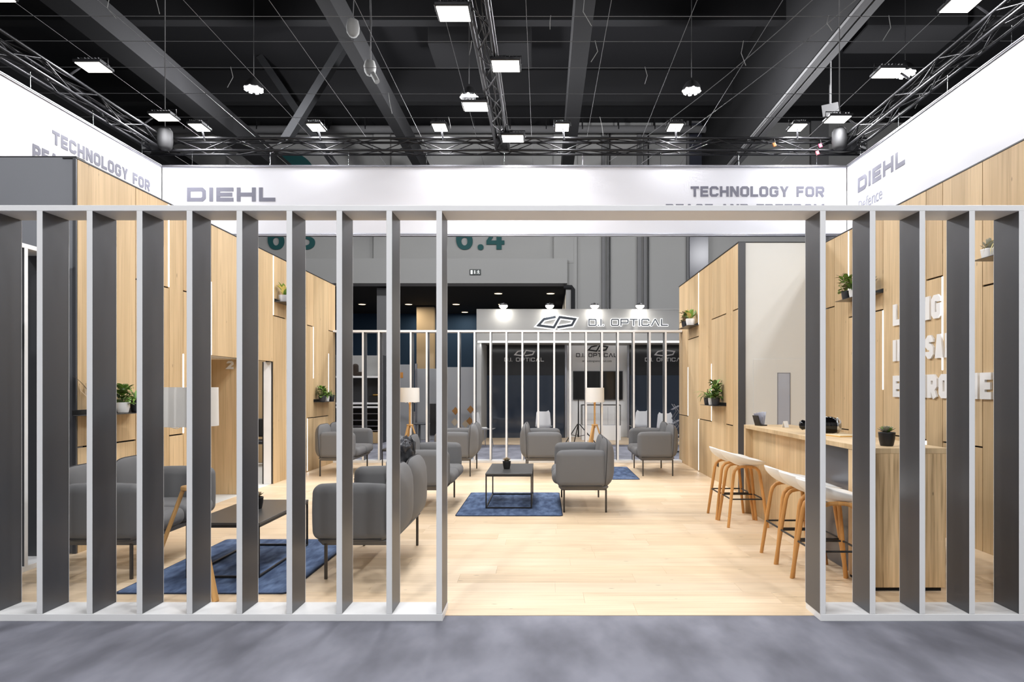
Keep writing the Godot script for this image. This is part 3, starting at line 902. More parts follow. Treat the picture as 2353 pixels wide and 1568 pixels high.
func build_rigging() -> void:
	truss("long black box truss along the back of the stand above the rear banner", Vector3(-8.3, 6.42, -13.5), Vector3(6.66, 6.42, -13.5), Vector3(0, 0, -1), 0.25)
	truss("black box truss above the left white banner", Vector3(-8.1, 6.42, -13.45), Vector3(-8.1, 6.42, -2.5), Vector3(1, 0, 0), 0.25)
	truss("black box truss above the right white banner", Vector3(6.42, 6.42, -13.45), Vector3(6.42, 6.42, -2.5), Vector3(-1, 0, 0), 0.25)
	truss("black box truss overhead in the middle, carrying four floodlights", Vector3(-0.98, 6.42, -13.45), Vector3(-0.98, 6.42, -2.5), Vector3(1, 0, 0), 0.25)
	var s := Vector2(0.40, 0.33)
	var mid := ["nearest and largest of the four on the middle truss, on its left side", "second on the middle truss, on its right side", "third on the middle truss, on its left side below the ring lamp", "last on the middle truss, just over the rear truss"]
	var dm := [5.59, 6.5, 7.44, 8.39]
	for k in 4:
		flood("white floodlight, " + mid[k], Vector3([-1.16, -0.57, -1.17, -0.60][k], 6.3, -dm[k] * 1.5), s, Vector3(0.19 if k % 2 == 0 else -0.17, 0.14, 0), 0.9)
	flood("white floodlight off the left truss, the nearer one in view", Vector3(-7.45, 6.8, -10.8), s, Vector3(-0.4, -0.12, 0))
	flood("white floodlight off the left truss close to the rear corner", Vector3(-7.45, 6.8, -12.8), s, Vector3(-0.4, -0.12, 0))
	flood("white floodlight off the right truss at the top edge of the picture", Vector3(5.78, 6.8, -9.05), s, Vector3(0.4, -0.12, 0))
	flood("white floodlight off the right truss beside the ring lamp", Vector3(5.80, 6.8, -11.0), s, Vector3(0.4, -0.12, 0))
	flood("white floodlight off the right truss close to the rear corner", Vector3(5.80, 6.8, -12.9), s, Vector3(0.4, -0.12, 0))
	for z in [-3.3, -5.2, -7.1]:
		flood("white floodlight on the front half of a truss, above the picture", Vector3(5.80, 6.8, z), s, Vector3(0.4, -0.12, 0), 1.0, "floodlights above the picture")
		flood("white floodlight on the front half of a truss, above the picture", Vector3(-7.45, 6.8, z - 1.7), s, Vector3(-0.4, -0.12, 0), 1.0, "floodlights above the picture")
		flood("white floodlight on the front half of a truss, above the picture", Vector3(-0.57 if z == -5.2 else -1.16, 6.3, z), s, Vector3(-0.17 if z == -5.2 else 0.19, 0.14, 0), 1.0, "floodlights above the picture")
	var rear := ["leftmost", "second from left", "third from left, left of the middle truss", "fourth from left, right of the middle truss", "second from right", "rightmost"]
	var rx := [-7.05, -4.66, -2.13, 0.37, 2.68, 5.18]
	for k in 6:
		flood("square white floodlight above the rear truss, " + rear[k], Vector3(rx[k], 6.82, -13.35), Vector2(0.27, 0.36), Vector3(0.05, -0.2, -0.12), 0.8)
	for q in [[-7.72, "left"], [6.02, "right"]]:
		var m := thing("chain_hoist", "dark chain motor bag hanging in the %s rear corner of the truss frame" % q[1], "hoist", Vector3(q[0], 6.25, -13.3))
		part("bag", G.new().lathe(Vector3.ZERO, [Vector2(0, 0.1), Vector2(0.08, 0.1), Vector2(0.13, 0.15), Vector2(0.15, 0.28), Vector2(0.14, 0.48), Vector2(0.10, 0.54), Vector2(0, 0.56)], 18), M.bag_black, m)
		part("chain", G.new().tube([Vector3(0, 0.54, 0), Vector3(0, 7.4, 0)], 0.012, 6), M.hall_mid, m)
	for q in [[4.75, 6.52, c8(196, 120, 60), "orange", "left of the two red ones"], [5.70, 6.50, c8(206, 60, 92), "red", "upper of the two at the right"], [5.64, 6.35, c8(200, 70, 80), "red", "lower of the two at the right"]]:
		var g := thing("rigging_tag", "tiny %s rigging tag on the rear truss, %s" % [q[3], q[4]], "tag", Vector3(q[0], q[1], -13.46))
		part("loop", G.new().tube([Vector3(0, 0.12, 0), Vector3(0.012, 0.07, 0), Vector3(0, 0.03, 0)], 0.005, 6), M.black, g)
		part("plate", G.new().cushion(Vector3.ZERO, Vector3(0.07, 0.085, 0.03), 0.014), mat(q[2], 0.5), g, Vector3.ZERO, Basis(Vector3.BACK, 0.4))
	# things that hang under the hall roof
	for q in [[811, 60, 15.0, 0.16], [850, 152, 17.0, 0.17]]:
		var c := thing("dome_speaker", "pale bullet-shaped ceiling speaker hanging %s under the black roof" % ("higher up" if q[1] == 60 else "lower, beside a small camera"), "speaker", Vector3(0.0 + (q[0] - 1250.0) * q[2] / 1500.0, 1.5 + (892.0 - q[1]) * q[2] / 1500.0 - 0.1, -q[2]))
		part("shell", G.new().lathe(Vector3.ZERO, [Vector2(0, -0.14), Vector2(0.09, -0.13), Vector2(0.14, -0.05), Vector2(q[3] * 0.95, 0.08), Vector2(0.12, 0.22), Vector2(0, 0.26)], 20), M.hall_grey, c)
		part("cable", G.new().tube([Vector3(0, 0.25, 0), Vector3(0.04, 1.2, 0), Vector3(0, 3.2, 0)], 0.01, 6), M.hall_mid, c)
	var cm := thing("camera_box", "small white tube camera hanging at a slant below the black roof", "camera", Vector3(-4.42, 9.5693, -17))
	part("body", G.new().tube([Vector3(-0.06, 0.16, 0), Vector3(0.1, -0.14, 0.1)], 0.07, 10), M.hall_grey, cm)
	part("arm", G.new().tube([Vector3(-0.06, 0.16, 0), Vector3(-0.1, 0.5, 0), Vector3(-0.1, 3.6, 0)], 0.02, 6), M.hall_mid, cm)
	var sg := thing("hanging_board", "small pale blank board hanging near the right truss", "board", Vector3(8.3347, 9.6067, -19))
	part("plate", block(Vector3(0.44, 0.34, 0.03), 0.004), M.hall_mid, sg, Vector3.ZERO, Basis(Vector3.BACK, 0.12) * Basis(Vector3.UP, -0.3))
	part("rod", G.new().tube([Vector3(0, 0.16, 0), Vector3(0, 3.9, 0)], 0.03, 6), M.hall_mid, sg)

# ---------------------------------------------------------------- hanging white banners
# frame whose x runs along the banner, y up, z towards the stand
func banner(label: String, at: Vector3, turn: float, length: float, hang: Array) -> Node3D:
	var t := thing("hanging_banner", label, "banner", at, turn)
	part("fabric", block(Vector3(length, 1.42, 0.04), 0.002), M.sheet, t, Vector3(length * 0.5, 0.735, -0.03))
	for y in [0.035, 1.447]:
		part("frame_rail", block(Vector3(length, 0.055, 0.10), 0.008), M.alu, t, Vector3(length * 0.5, y, -0.045))
		part("frame_lip", block(Vector3(length, 0.012, 0.11), 0.003), M.steel_dark, t, Vector3(length * 0.5, y, -0.045))
	for h in hang:
		part("hanger", G.new().tube([Vector3(h, 1.46, -0.04), Vector3(h, 1.75, -0.05)], 0.006, 6), M.chrome, t)
	return t

func build_fascia() -> void:
	var hang := []
	for k in 9:
		hang.append(0.6 + k * 1.62)
	var rear := banner("long white hanging banner across the back, grey lettering at both ends", Vector3(-7.9, 4.64, -13.5), 0.0, 14.16, hang)
	letters(rear, "DIEHL", Vector3(-7.389 + 7.9, 5.361 - 4.64, -0.008), 0.0, 1.83, 0.29, 0.275, 0.14, 0.23, 0.003, M.print)
	letters(rear, "TECHNOLOGY FOR", Vector3(3.033 + 7.9, 5.46 - 4.64, -0.008), 0.0, 2.77, 0.216, 0.235, 0.11, 0.13, 0.003, M.print)
	letters(rear, "PEACE AND FREEDOM", Vector3(2.52 + 7.9, 5.091 - 4.64, -0.008), 0.0, 3.28, 0.216, 0.235, 0.11, 0.13, 0.003, M.print)
	var side_hang := []
	for k in 8:
		side_hang.append(0.5 + k * 1.4)
	# x runs away from the camera on the left banner, towards it on the right one
	var left := banner("white banner receding on the left with the slogan in grey capitals", Vector3(-7.9, 4.64, -2.6), PI / 2, 10.9, side_hang)
	letters(left, "TECHNOLOGY FOR", Vector3(10.5 - 2.6, 0.80, -0.008), 0.0, 2.6, 0.216, 0.235, 0.11, 0.13, 0.003, M.print)
	letters(left, "PEACE AND FREEDOM", Vector3(10.095 - 2.6, 0.43, -0.008), 0.0, 2.98, 0.216, 0.235, 0.11, 0.13, 0.003, M.print)
	var right := banner("white banner receding on the right with a grey company name near the far corner", Vector3(6.26, 4.64, -13.5), -PI / 2, 10.9, side_hang)
	letters(right, "DIEHL", Vector3(13.5 - 13.035, 0.755, -0.008), 0.0, 1.70, 0.29, 0.275, 0.14, 0.23, 0.003, M.print)
	var x := 13.5 - 13.035
	for q in [["D", 0.155], ["e", 0.125], ["f", 0.075], ["e", 0.125], ["n", 0.128], ["c", 0.108], ["e", 0.12]]:
		var tm := TextMesh.new()
		var f := SystemFont.new()
		f.font_names = PackedStringArray(["Droid Sans"])
		tm.font = f
		tm.font_size = 64
		tm.pixel_size = 0.0043
		tm.depth = 0.004
		tm.text = q[0]
		tm.horizontal_alignment = HORIZONTAL_ALIGNMENT_LEFT
		part("letter", tm, M.print_light, right, Vector3(x, 0.475, -0.008))
		x += q[1] * 1.12

# ---------------------------------------------------------------- slat screens
func slat(parent: Node3D, body: Mesh, edge: Mesh, at: Vector3) -> void:
	var s := part("slat", body, M.charcoal, parent, at)
	part("front_edge", edge, M.white, s, Vector3(0, 0, 0.1185))
	part("rear_edge", edge, M.white, s, Vector3(0, 0, -0.1185))

func build_fences() -> void:
	var body := block(Vector3(0.0345, 2.599, 0.234), 0.001)
	var edge := block(Vector3(0.0365, 2.599, 0.003), 0.001)
	var f := thing("slat_screen", "tall white-edged dark slat screen across the stand front, open in the middle", "screen", Vector3(0, 0, -4.325))
	part("beam", block(Vector3(9.3, 0.037, 0.24), 0.002), M.white, f, Vector3(0.02, 2.66, 0))
	part("base", block(Vector3(3.74, 0.046, 0.24), 0.002), M.white, f, Vector3(-2.523, 0.019, 0))
	part("base", block(Vector3(2.66, 0.046, 0.24), 0.002), M.white, f, Vector3(3.112, 0.019, 0))
	for k in range(-3, 9):
		slat(f, body, edge, Vector3(-3.25 + 0.3218 * k, 1.342, 0))
	for k in 9:
		slat(f, body, edge, Vector3(1.797 + 0.3205 * k, 1.342, 0))
	var b := thing("slat_screen", "far slat screen closing the back of the lounge before the next stand", "screen", Vector3(0, 0, -13.2))
	part("beam", block(Vector3(7.0, 0.04, 0.24), 0.002), M.white, b, Vector3(-0.73, 2.64, 0))
	part("base", block(Vector3(7.0, 0.046, 0.24), 0.002), M.white, b, Vector3(-0.73, 0.023, 0))
	for k in 21:
		slat(b, body, edge, Vector3(2.441 - 0.3195 * k, 1.33, 0))
	var s := thing("slat_screen", "short slat screen at the left edge running back to the grey wall", "screen", Vector3(-4.35, 0, -5.06), PI / 2)
	part("beam", block(Vector3(1.22, 0.037, 0.24), 0.002), M.white, s, Vector3(0.1, 2.66, 0))
	part("base", block(Vector3(1.22, 0.046, 0.24), 0.002), M.white, s, Vector3(0.1, 0.023, 0))
	for k in 4:
		slat(s, body, edge, Vector3(-0.37 + 0.3218 * k, 1.342, 0))

# ---------------------------------------------------------------- lounge furniture
func build_furniture() -> void:
	var so := thing("lounge_sofa", "", "sofa", Vector3.ZERO, 0.0, "grey two-seat sofas of the lounge")
	part("plinth", block(Vector3(0.60, 0.085, 1.15), 0.04), M.fabric, so, Vector3(0.02, 0.307, 0))
	for z in [-1, 1]:
		var arm := part("armrest", G.new().cushion(Vector3.ZERO, Vector3(0.60, 0.43, 0.14), 0.066, Vector3(0.01, 0.012, 0.012)), M.fabric, so, Vector3(0.045, 0.532, 0.558 * z))
		var w := G.new()
		for y in [-0.205]:
			w.tube([Vector3(-0.24, y, 0.05 * z), Vector3(0.24, y, 0.05 * z)], 0.005, 6)
		part("piping", w, M.seam, arm)
		var back := part("backrest", pad(0.636, 0.575, 0.115, 0.055, false), M.fabric, so, Vector3(-0.248, 0.592, 0.318 * z), Basis(Vector3.BACK, 0.05))
		part("piping", pad(0.636, 0.575, 0.115, 0.055, true), M.seam, back)
		part("seat", G.new().cushion(Vector3.ZERO, Vector3(0.61, 0.145, 0.488), 0.06, Vector3(0.01, 0.016, 0.0)), M.fabric, so, Vector3(0.085, 0.402, 0.245 * z))
		for x in [-0.25, 0.255]:
			part("leg", block(Vector3(0.022, 0.28, 0.022), 0.003), M.steel_dark, so, Vector3(x, 0.14, 0.545 * z))
	var where := [
		["at front left between the slats, nearest to the left edge", -3.49, 3.776, 0],
		["with a black backpack on its seat, behind the slats", -1.455, 3.776, 1],
		["left of the middle coffee table, mostly hidden behind the backpack", -1.485, 5.606, 0],
		["right of the middle coffee table, the nearest seen unobstructed", 0.497, 5.606, 1],
		["by the left wall below the shelf with three pots", -3.55, 7.75, 0],
		["behind the one with the backpack, back cushions to the right", -1.50, 7.73, 1],
		["straight behind the middle coffee table, facing right", -0.05, 7.73, 0],
		["at the back close to the right wood wall", 1.94, 7.77, 1]]
	for k in where.size():
		var w: Array = where[k]
		var o: Node3D = so if k == 0 else so.duplicate()
		if k > 0:
			o.name = numbered("lounge_sofa")
			add_child(o)
		o.position = Vector3(w[1], 0, -w[2] * 1.5)
		o.rotation.y = PI * w[3]
		o.set_meta("label", "grey upholstered two-seat sofa " + w[0])
	# coffee tables on rugs
	var ru := thing("rug", "", "rug", Vector3.ZERO, 0.0, "blue rugs under the seating groups")
	var plan := PackedVector2Array()
	for c in [[0.58, 0.80, 0.0], [-0.58, 0.80, PI / 2], [-0.58, -0.80, PI], [0.58, -0.80, -PI / 2]]:
		for k in 5:
			var a: float = c[2] + PI / 2 * k / 4.0
			plan.append(Vector2(c[0] + cos(a) * 0.04, c[1] + sin(a) * 0.04))
	var flat := Transform3D(Basis(Vector3.RIGHT, -PI / 2), Vector3.ZERO)
	part("pile", G.new().prism(plan, 0.0, 0.008, flat), M.rug, ru)
	var bind := PackedVector2Array()
	for p in plan:
		bind.append(p + p.sign() * 0.012)
	part("binding", G.new().prism(bind, 0.0, 0.006, flat), M.rug_edge, ru)
	var rugs := [["left front, half hidden by the slats", -2.50, 3.73], ["in the middle under the small black table with the succulent", -0.41, 5.65], ["at the back right, one corner showing behind the middle sofa", 0.94, 7.68], ["at the back left, a sliver between the slats", -2.50, 7.70]]
	for k in 4:
		var o: Node3D = ru if k == 0 else ru.duplicate()
		if k > 0:
			o.name = numbered("rug")
			add_child(o)
		o.position = Vector3(rugs[k][1], 0.001, -rugs[k][2] * 1.5)
		o.set_meta("label", "mottled blue rug " + rugs[k][0])
	var tb := thing("coffee_table", "", "coffee table", Vector3.ZERO, 0.0, "black coffee tables")
	part("tabletop", block(Vector3(0.578, 0.022, 1.07), 0.003), mat(c8(66, 65, 64), 0.32), tb, Vector3(0, 0.424, 0))
	for x in [-1, 1]:
		for z in [-1, 1]:
			part("leg", block(Vector3(0.016, 0.395, 0.016), 0.001), M.black, tb, Vector3(0.279 * x, 0.215, 0.525 * z))
		part("base_bar", block(Vector3(0.016, 0.016, 1.066), 0.001), M.black, tb, Vector3(0.279 * x, 0.01, 0))
		part("top_bar", block(Vector3(0.016, 0.016, 1.066), 0.001), M.black, tb, Vector3(0.279 * x, 0.404, 0))
		part("base_bar", block(Vector3(0.56, 0.016, 0.016), 0.001), M.black, tb, Vector3(0, 0.01, 0.525 * x))
		part("top_bar", block(Vector3(0.56, 0.016, 0.016), 0.001), M.black, tb, Vector3(0, 0.404, 0.525 * x))
	var tabs := [["at front left behind the slats", -2.517, 3.762], ["in the open middle, in full view", -0.436, 5.73], ["at the back left, one leg showing", -2.51, 7.86]]
	for k in 3:
		var o: Node3D = tb if k == 0 else tb.duplicate()
		if k > 0:
			o.name = numbered("coffee_table")
			add_child(o)
		o.position = Vector3(tabs[k][1], 0.009, -tabs[k][2] * 1.5)
		o.set_meta("label", "low black coffee table with thin square frame " + tabs[k][0])
	# tripod floor lamps
	var la := thing("floor_lamp", "", "floor lamp", Vector3.ZERO, 0.0, "wooden tripod floor lamps")
	var sh := G.new()
	sh.lathe(Vector3.ZERO, [Vector2(0.186, 1.225), Vector2(0.183, 1.505), Vector2(0.180, 1.505), Vector2(0.183, 1.225), Vector2(0.186, 1.225)], 40)
	part("lamp_shade", sh, M.shade, la)
	var wire := G.new()
	for k in 3:
		wire.tube([Vector3(0, 1.25, 0), Vector3(cos(TAU * k / 3.0), 1.0, sin(TAU * k / 3.0)) * Vector3(0.1, 1.21, 0.1), Vector3(cos(TAU * k / 3.0) * 0.182, 1.235, sin(TAU * k / 3.0) * 0.182)], 0.003, 5)
	part("shade_ring", wire, M.white, la)
	part("bulb", G.new().lathe(Vector3(0, 1.27, 0), [Vector2(0, 0), Vector2(0.015, 0.0), Vector2(0.03, 0.05), Vector2(0.025, 0.085), Vector2(0, 0.1)], 14), M.white, la)
	part("pole", G.new().lathe(Vector3.ZERO, [Vector2(0, 0.72), Vector2(0.019, 0.72), Vector2(0.017, 1.18), Vector2(0.024, 1.19), Vector2(0.024, 1.27), Vector2(0, 1.27)], 14), M.oak_solid, la)
	part("hub", G.new().lathe(Vector3.ZERO, [Vector2(0, 0.762), Vector2(0.058, 0.762), Vector2(0.064, 0.768), Vector2(0.064, 0.786), Vector2(0.058, 0.792), Vector2(0, 0.792)], 24), M.oak_solid, la)
	for k in 3:
		var a := -PI / 6 - TAU * k / 3.0
		var top := Vector3(cos(a) * 0.045, 0.77, -sin(a) * 0.045)
		var foot := Vector3(cos(a) * 0.30, 0.0, -sin(a) * 0.30)
		var y := (top - foot).normalized()
		var x := Vector3(sin(a), 0, cos(a)).normalized()
		part("leg", block(Vector3(0.042, foot.distance_to(top), 0.026), 0.004), M.oak_solid, la, (top + foot) * 0.5, Basis(x, y, x.cross(y)))
	var lamps := [["at front left close behind the slats", -2.56, 3.15, 0.0], ["at the back, above the backpack", -2.62, 8.50, 0.5], ["at the back, beside the tripod", 0.99, 8.50, 0.25]]
	for k in 3:
		var o: Node3D = la if k == 0 else la.duplicate()
		if k > 0:
			o.name = numbered("floor_lamp")
			add_child(o)
		o.position = Vector3(lamps[k][1], 0, -lamps[k][2] * 1.5)
		o.rotation.y = lamps[k][3]
		if k > 0:  # the two lamps at the back are switched on
			(o.get_node("bulb") as MeshInstance3D).material_override = glow(Color(1, 0.84, 0.62), 6.0)
			var l := OmniLight3D.new()
			l.name = "light"
			l.light_energy = 0.05
			l.light_color = Color(1, 0.84, 0.62)
			l.light_size = 0.02
			l.omni_range = 60.0
			l.omni_attenuation = 2.0
			l.shadow_enabled = true
			l.position = Vector3(0, 1.33, 0)
			o.add_child(l, true)
		o.set_meta("label", "wooden tripod floor lamp with pale drum shade " + lamps[k][0])
	# the backpack on the second sofa
	var bag := thing("backpack", "crumpled black backpack standing against the back of the sofa behind the slats", "backpack", Vector3(-1.33, 0.485, -6.06), 0.2)
	var nylon := mat(c8(38, 39, 42), 0.5)
	part("body", crumpled(Vector3(0.24, 0.56, 0.30), 4), nylon, bag, Vector3(0, 0.26, 0), Basis(Vector3.BACK, -0.04))
	part("pocket", crumpled(Vector3(0.14, 0.26, 0.27), 9), nylon, bag, Vector3(-0.02, 0.15, 0.12))
	part("flap", crumpled(Vector3(0.21, 0.16, 0.29), 13), mat(c8(60, 61, 65), 0.36), bag, Vector3(-0.01, 0.47, 0.01), Basis(Vector3.BACK, -0.2))
	part("strap", G.new().tube([Vector3(0.08, 0.50, 0.0), Vector3(0.105, 0.535, 0.02), Vector3(0.125, 0.51, 0.04), Vector3(0.12, 0.44, 0.06), Vector3(0.115, 0.30, 0.08)], 0.014, 8), M.black, bag)

# a lens-like back pad: soft outline w by h in z/y, swelling «out» to the rear and «inn» to the front; or the piping along its rim
func pad(w: float, h: float, out: float, inn: float, rim: bool) -> G:
	var rows := []
	var rho := [0.0, 0.25, 0.5, 0.7, 0.84, 0.93, 0.98, 1.0]
	for side in 2:
		for k in rho.size():
			if side == 1 and k == 0:
				continue
			var q: float = rho[k] if side == 0 else rho[rho.size() - 1 - k]
			var l := []
			for j in 48:
				var a := TAU * j / 48.0
				var u := signf(cos(a)) * pow(absf(cos(a)), 0.42) * q
				var v := signf(sin(a)) * pow(absf(sin(a)), 0.42) * q
				var s := pow(1.0 - pow(q, 3.2), 0.62)
				l.append(Vector3(-out * s * (1.0 - 0.12 * v) if side == 0 else inn * s, v * h * 0.5, u * w * 0.5))
			rows.append(l)
	if not rim:
		return G.new().grid(rows, true)
	var edge: Array = rows[rho.size() - 1]
	var loop := edge.duplicate()
	loop.append(edge[0])
	return G.new().tube(loop, 0.0045, 6, false)

func crumpled(size: Vector3, sd: int) -> G:
	var f := FastNoiseLite.new()
	f.seed = sd
	f.frequency = 2.9
	f.fractal_octaves = 3
	f.fractal_type = FastNoiseLite.FRACTAL_RIDGED
	var rows := []
	for i in 49:
		var t := PI * i / 48.0
		var l := []
		for j in 64:
			var a := TAU * j / 64.0
			var d := Vector3(pow(sin(t), 0.55) * signf(cos(a)) * pow(absf(cos(a)), 0.6), signf(cos(t)) * pow(absf(cos(t)), 0.6), pow(sin(t), 0.55) * signf(sin(a)) * pow(absf(sin(a)), 0.6))
			var p := d * size * 0.5
			l.append(p * (1.0 + 0.26 * f.get_noise_3dv(p * Vector3(2.4, 1.5, 2.4)) - 0.08) if i > 0 and i < 48 else p)
		rows.append(l)
	return G.new().grid(rows, true)

# ---------------------------------------------------------------- bar
func build_bar() -> void:
	var bar := thing("bar_counter", "long oak bar counter on the right with a dark inset panel", "bar counter", Vector3(2.41, 0, -7.87))
	# x to the right, z from 0 (far end) to 3.07 (near end)
	part("countertop", block(Vector3(0.57, 0.042, 3.07), 0.003), M.oak[0], bar, Vector3(0.285, 1.037, 1.535))
	part("end_block", block(Vector3(0.545, 1.016, 0.06), 0.002), M.oak[1], bar, Vector3(0.2725, 0.508, 0.03))
	part("end_block", block(Vector3(0.535, 0.985, 0.36), 0.002), M.oak[3], bar, Vector3(0.2725, 0.523, 2.868))
	part("end_panel", block(Vector3(0.54, 0.985, 0.02), 0.002), M.oak_knotty, bar, Vector3(0.2725, 0.523, 3.058))
	part("kick_plate", block(Vector3(0.50, 0.03, 0.37), 0.001), M.core, bar, Vector3(0.275, 0.015, 2.86))
	part("carcass", block(Vector3(0.40, 1.0, 2.62), 0.002), M.core, bar, Vector3(0.32, 0.51, 1.375))
	for k in 5:
		part("front_board", block(Vector3(0.02, 1.01, 0.3895), 0.0015), M.oak[(k + 1) % 4], bar, Vector3(0.095, 0.506, 0.255 + 0.391 * k))
	part("dark_panel", block(Vector3(0.02, 1.01, 0.66), 0.002), mat(c8(84, 86, 92), 0.22), bar, Vector3(0.09, 0.506, 2.355))
	# stools
	var st := thing("bar_stool", "", "bar stool", Vector3.ZERO, 0.0, "white shell bar stools at the counter")
	var rows := []
	var prof := [0.0, 0.2, 0.4, 0.58, 0.74, 0.87, 0.95, 1.0]
	for side in 2:
		for k in prof.size():
			var rho: float = prof[k] if side == 0 else prof[prof.size() - 1 - k]
			var l := []
			for j in 40:
				var a := TAU * j / 40.0
				var u := signf(cos(a)) * pow(absf(cos(a)), 0.72) * rho
				var w := signf(sin(a)) * pow(absf(sin(a)), 0.72) * rho
				var y := 0.70 + 0.112 * pow(maxf(0.0, 0.45 - u) / 1.45, 1.5) + 0.022 * w * w - 0.012 * maxf(0.0, u) * maxf(0.0, u) - 0.012 * (1.0 - rho * rho)
				if side == 1:
					y -= 0.010 + 0.085 * sqrt(1.0 - rho * rho) * (0.72 - 0.28 * u)
				l.append(Vector3(0.235 * u, y, 0.192 * w * (1.0 - 0.05 * maxf(0.0, -u))))
			rows.append(l)
	part("seat", G.new().grid(rows, true), M.stool_shell, st)
	for z in [-1, 1]:
		for x in [-1, 1]:
			part("leg", G.new().tube([Vector3(0.212 * x, 0.0, 0.195 * z), Vector3(0.170 * x, 0.34, 0.165 * z), Vector3(0.142 * x, 0.56, 0.146 * z), Vector3(0.128 * x, 0.605, 0.142 * z), Vector3(0.100 * x, 0.634, 0.139 * z), Vector3(0.055 * x, 0.646, 0.138 * z), Vector3(0.0, 0.648, 0.137 * z)], [0.0155, 0.017, 0.017, 0.017, 0.016, 0.016, 0.016], 8), M.oak_leg, st)
		part("footrest", G.new().tube([Vector3(-0.176, 0.30, 0.168 * z), Vector3(0.176, 0.30, 0.168 * z)], 0.008, 8), M.black, st)
		part("footrest", G.new().tube([Vector3(0.176 * z, 0.30, -0.168), Vector3(0.176 * z, 0.30, 0.168)], 0.008, 8), M.black, st)
	var names := ["farthest from the entrance, at the far end of the bar", "second from the far end, close beside the farthest one", "third from the far end, first of the nearer three", "fourth from the far end, beside the right screen", "nearest to the entrance, partly behind the right screen"]
	var at := [5.08, 4.80, 3.83, 3.57, 3.30]
	for k in 5:
		var o: Node3D = st if k == 0 else st.duplicate()
		if k > 0:
			o.name = numbered("bar_stool")
			add_child(o)
		o.position = Vector3([2.175, 2.19, 2.19, 2.18, 2.165][k], 0, -at[k] * 1.5)
		o.set_meta("label", "white shell bar stool, " + names[k])
	# things on the bar
	var br := thing("brochure_holder", "small dark holder with grey leaflets at the far end of the bar", "leaflet holder", Vector3(2.55, 1.058, -7.66), 0.25)
	part("tray", G.new().prism(PackedVector2Array([Vector2(-0.05, 0), Vector2(0.04, 0), Vector2(0.045, 0.012), Vector2(-0.04, 0.012), Vector2(-0.075, 0.12), Vector2(-0.085, 0.12)]), -0.055, 0.055), M.black, br)
	for k in 4:
		part("leaflet", block(Vector3(0.004, 0.15 - 0.012 * k, 0.1), 0.001), mat(c8(190 - 12 * k, 192 - 12 * k, 200 - 10 * k), 0.35), br, Vector3(0.022 - 0.026 * k, 0.088, 0), Basis(Vector3.BACK, -0.16 + 0.13 * k))
	var md := thing("display_model", "glossy black rounded display model with chrome rim lying on the bar", "model", Vector3(2.62, 1.058, -6.27), -0.35)
	part("shell", G.new().lathe(Vector3(-0.16, 0.085, 0), [Vector2(0, 0), Vector2(0.03, 0.005), Vector2(0.05, 0.03), Vector2(0.042, 0.06), Vector2(0.056, 0.09), Vector2(0.06, 0.13), Vector2(0.075, 0.16), Vector2(0.086, 0.22), Vector2(0.085, 0.29), Vector2(0.07, 0.335)], 28, Basis(Vector3.BACK, -PI / 2)), M.gloss_black, md)
	part("rim", G.new().lathe(Vector3(-0.16, 0.085, 0), [Vector2(0.07, 0.333), Vector2(0.078, 0.337), Vector2(0.074, 0.352), Vector2(0.05, 0.372), Vector2(0, 0.38)], 28, Basis(Vector3.BACK, -PI / 2)), M.chrome, md)
	part("stand", block(Vector3(0.22, 0.02, 0.09), 0.006), M.chrome, md, Vector3(0.04, 0.01, 0))
	var yl := thing("booklet", "flat orange-yellow booklet lying on the bar beside the black model", "booklet", Vector3(2.72, 1.058, -6.0), 0.2)
	part("cover", block(Vector3(0.19, 0.008, 0.26), 0.002), mat(c8(226, 178, 92), 0.6), yl, Vector3(0, 0.004, 0))
	part("pages", block(Vector3(0.17, 0.006, 0.24), 0.001), mat(c8(238, 222, 186), 0.7), yl, Vector3(0.0, 0.011, 0.0))
	var cd := thing("card", "small white folded card standing on the far part of the bar", "card", Vector3(2.70, 1.058, -7.3), 0.4)
	part("panel", block(Vector3(0.06, 0.075, 0.003), 0.001), M.white, cd, Vector3(0, 0.036, 0.012), Basis(Vector3.RIGHT, -0.3))
	part("panel", block(Vector3(0.06, 0.075, 0.003), 0.001), M.white, cd, Vector3(0, 0.036, -0.012), Basis(Vector3.RIGHT, 0.3))

# ---------------------------------------------------------------- shelves and plants
func shelf(label: String, at: Vector3, turn: float, length: float) -> void:
	var t := thing("wall_shelf", label, "shelf", at, turn)
	part("plate", block(Vector3(length, 0.006, 0.20), 0.001), mat(c8(58, 55, 52), 0.3), t, Vector3(0, 0.0, 0.1))
	part("upstand", block(Vector3(length, 0.05, 0.004), 0.001), M.black, t, Vector3(0, 0.025, 0.002))

var wall_side := 0.0  # which way a wall stands close to a pot: leaves bend off it

func leaf(g: G, at: Vector3, az: float, lift: float, bend: float, length: float, width: float, fold := 0.25, tipped := 0.0) -> void:
	var rows := []
	var p := at
	var e := lift
	var side := Vector3(-sin(az), 0, cos(az))
	for k in 7:
		var f := k / 6.0
		var w := width * 0.5 * pow(sin(PI * clampf(f * (0.86 + tipped) + 0.07, 0.0, 1.0)), 0.8)
		var dir := Vector3(cos(az) * cos(e), sin(e), sin(az) * cos(e))
		var up := side.cross(dir).normalized()
		if k == 6:
			w = 0.0005
		rows.append([p - side * w + up * w * fold, p, p + side * w + up * w * fold])
		p += dir * length / 6.0
		e -= bend / 6.0
	if wall_side != 0.0:
		for l in rows:
			for j in 3:
				l[j].x = minf(l[j].x * wall_side, 0.098 + 0.002 * j) * wall_side
	g.grid(rows, false, 1.0)

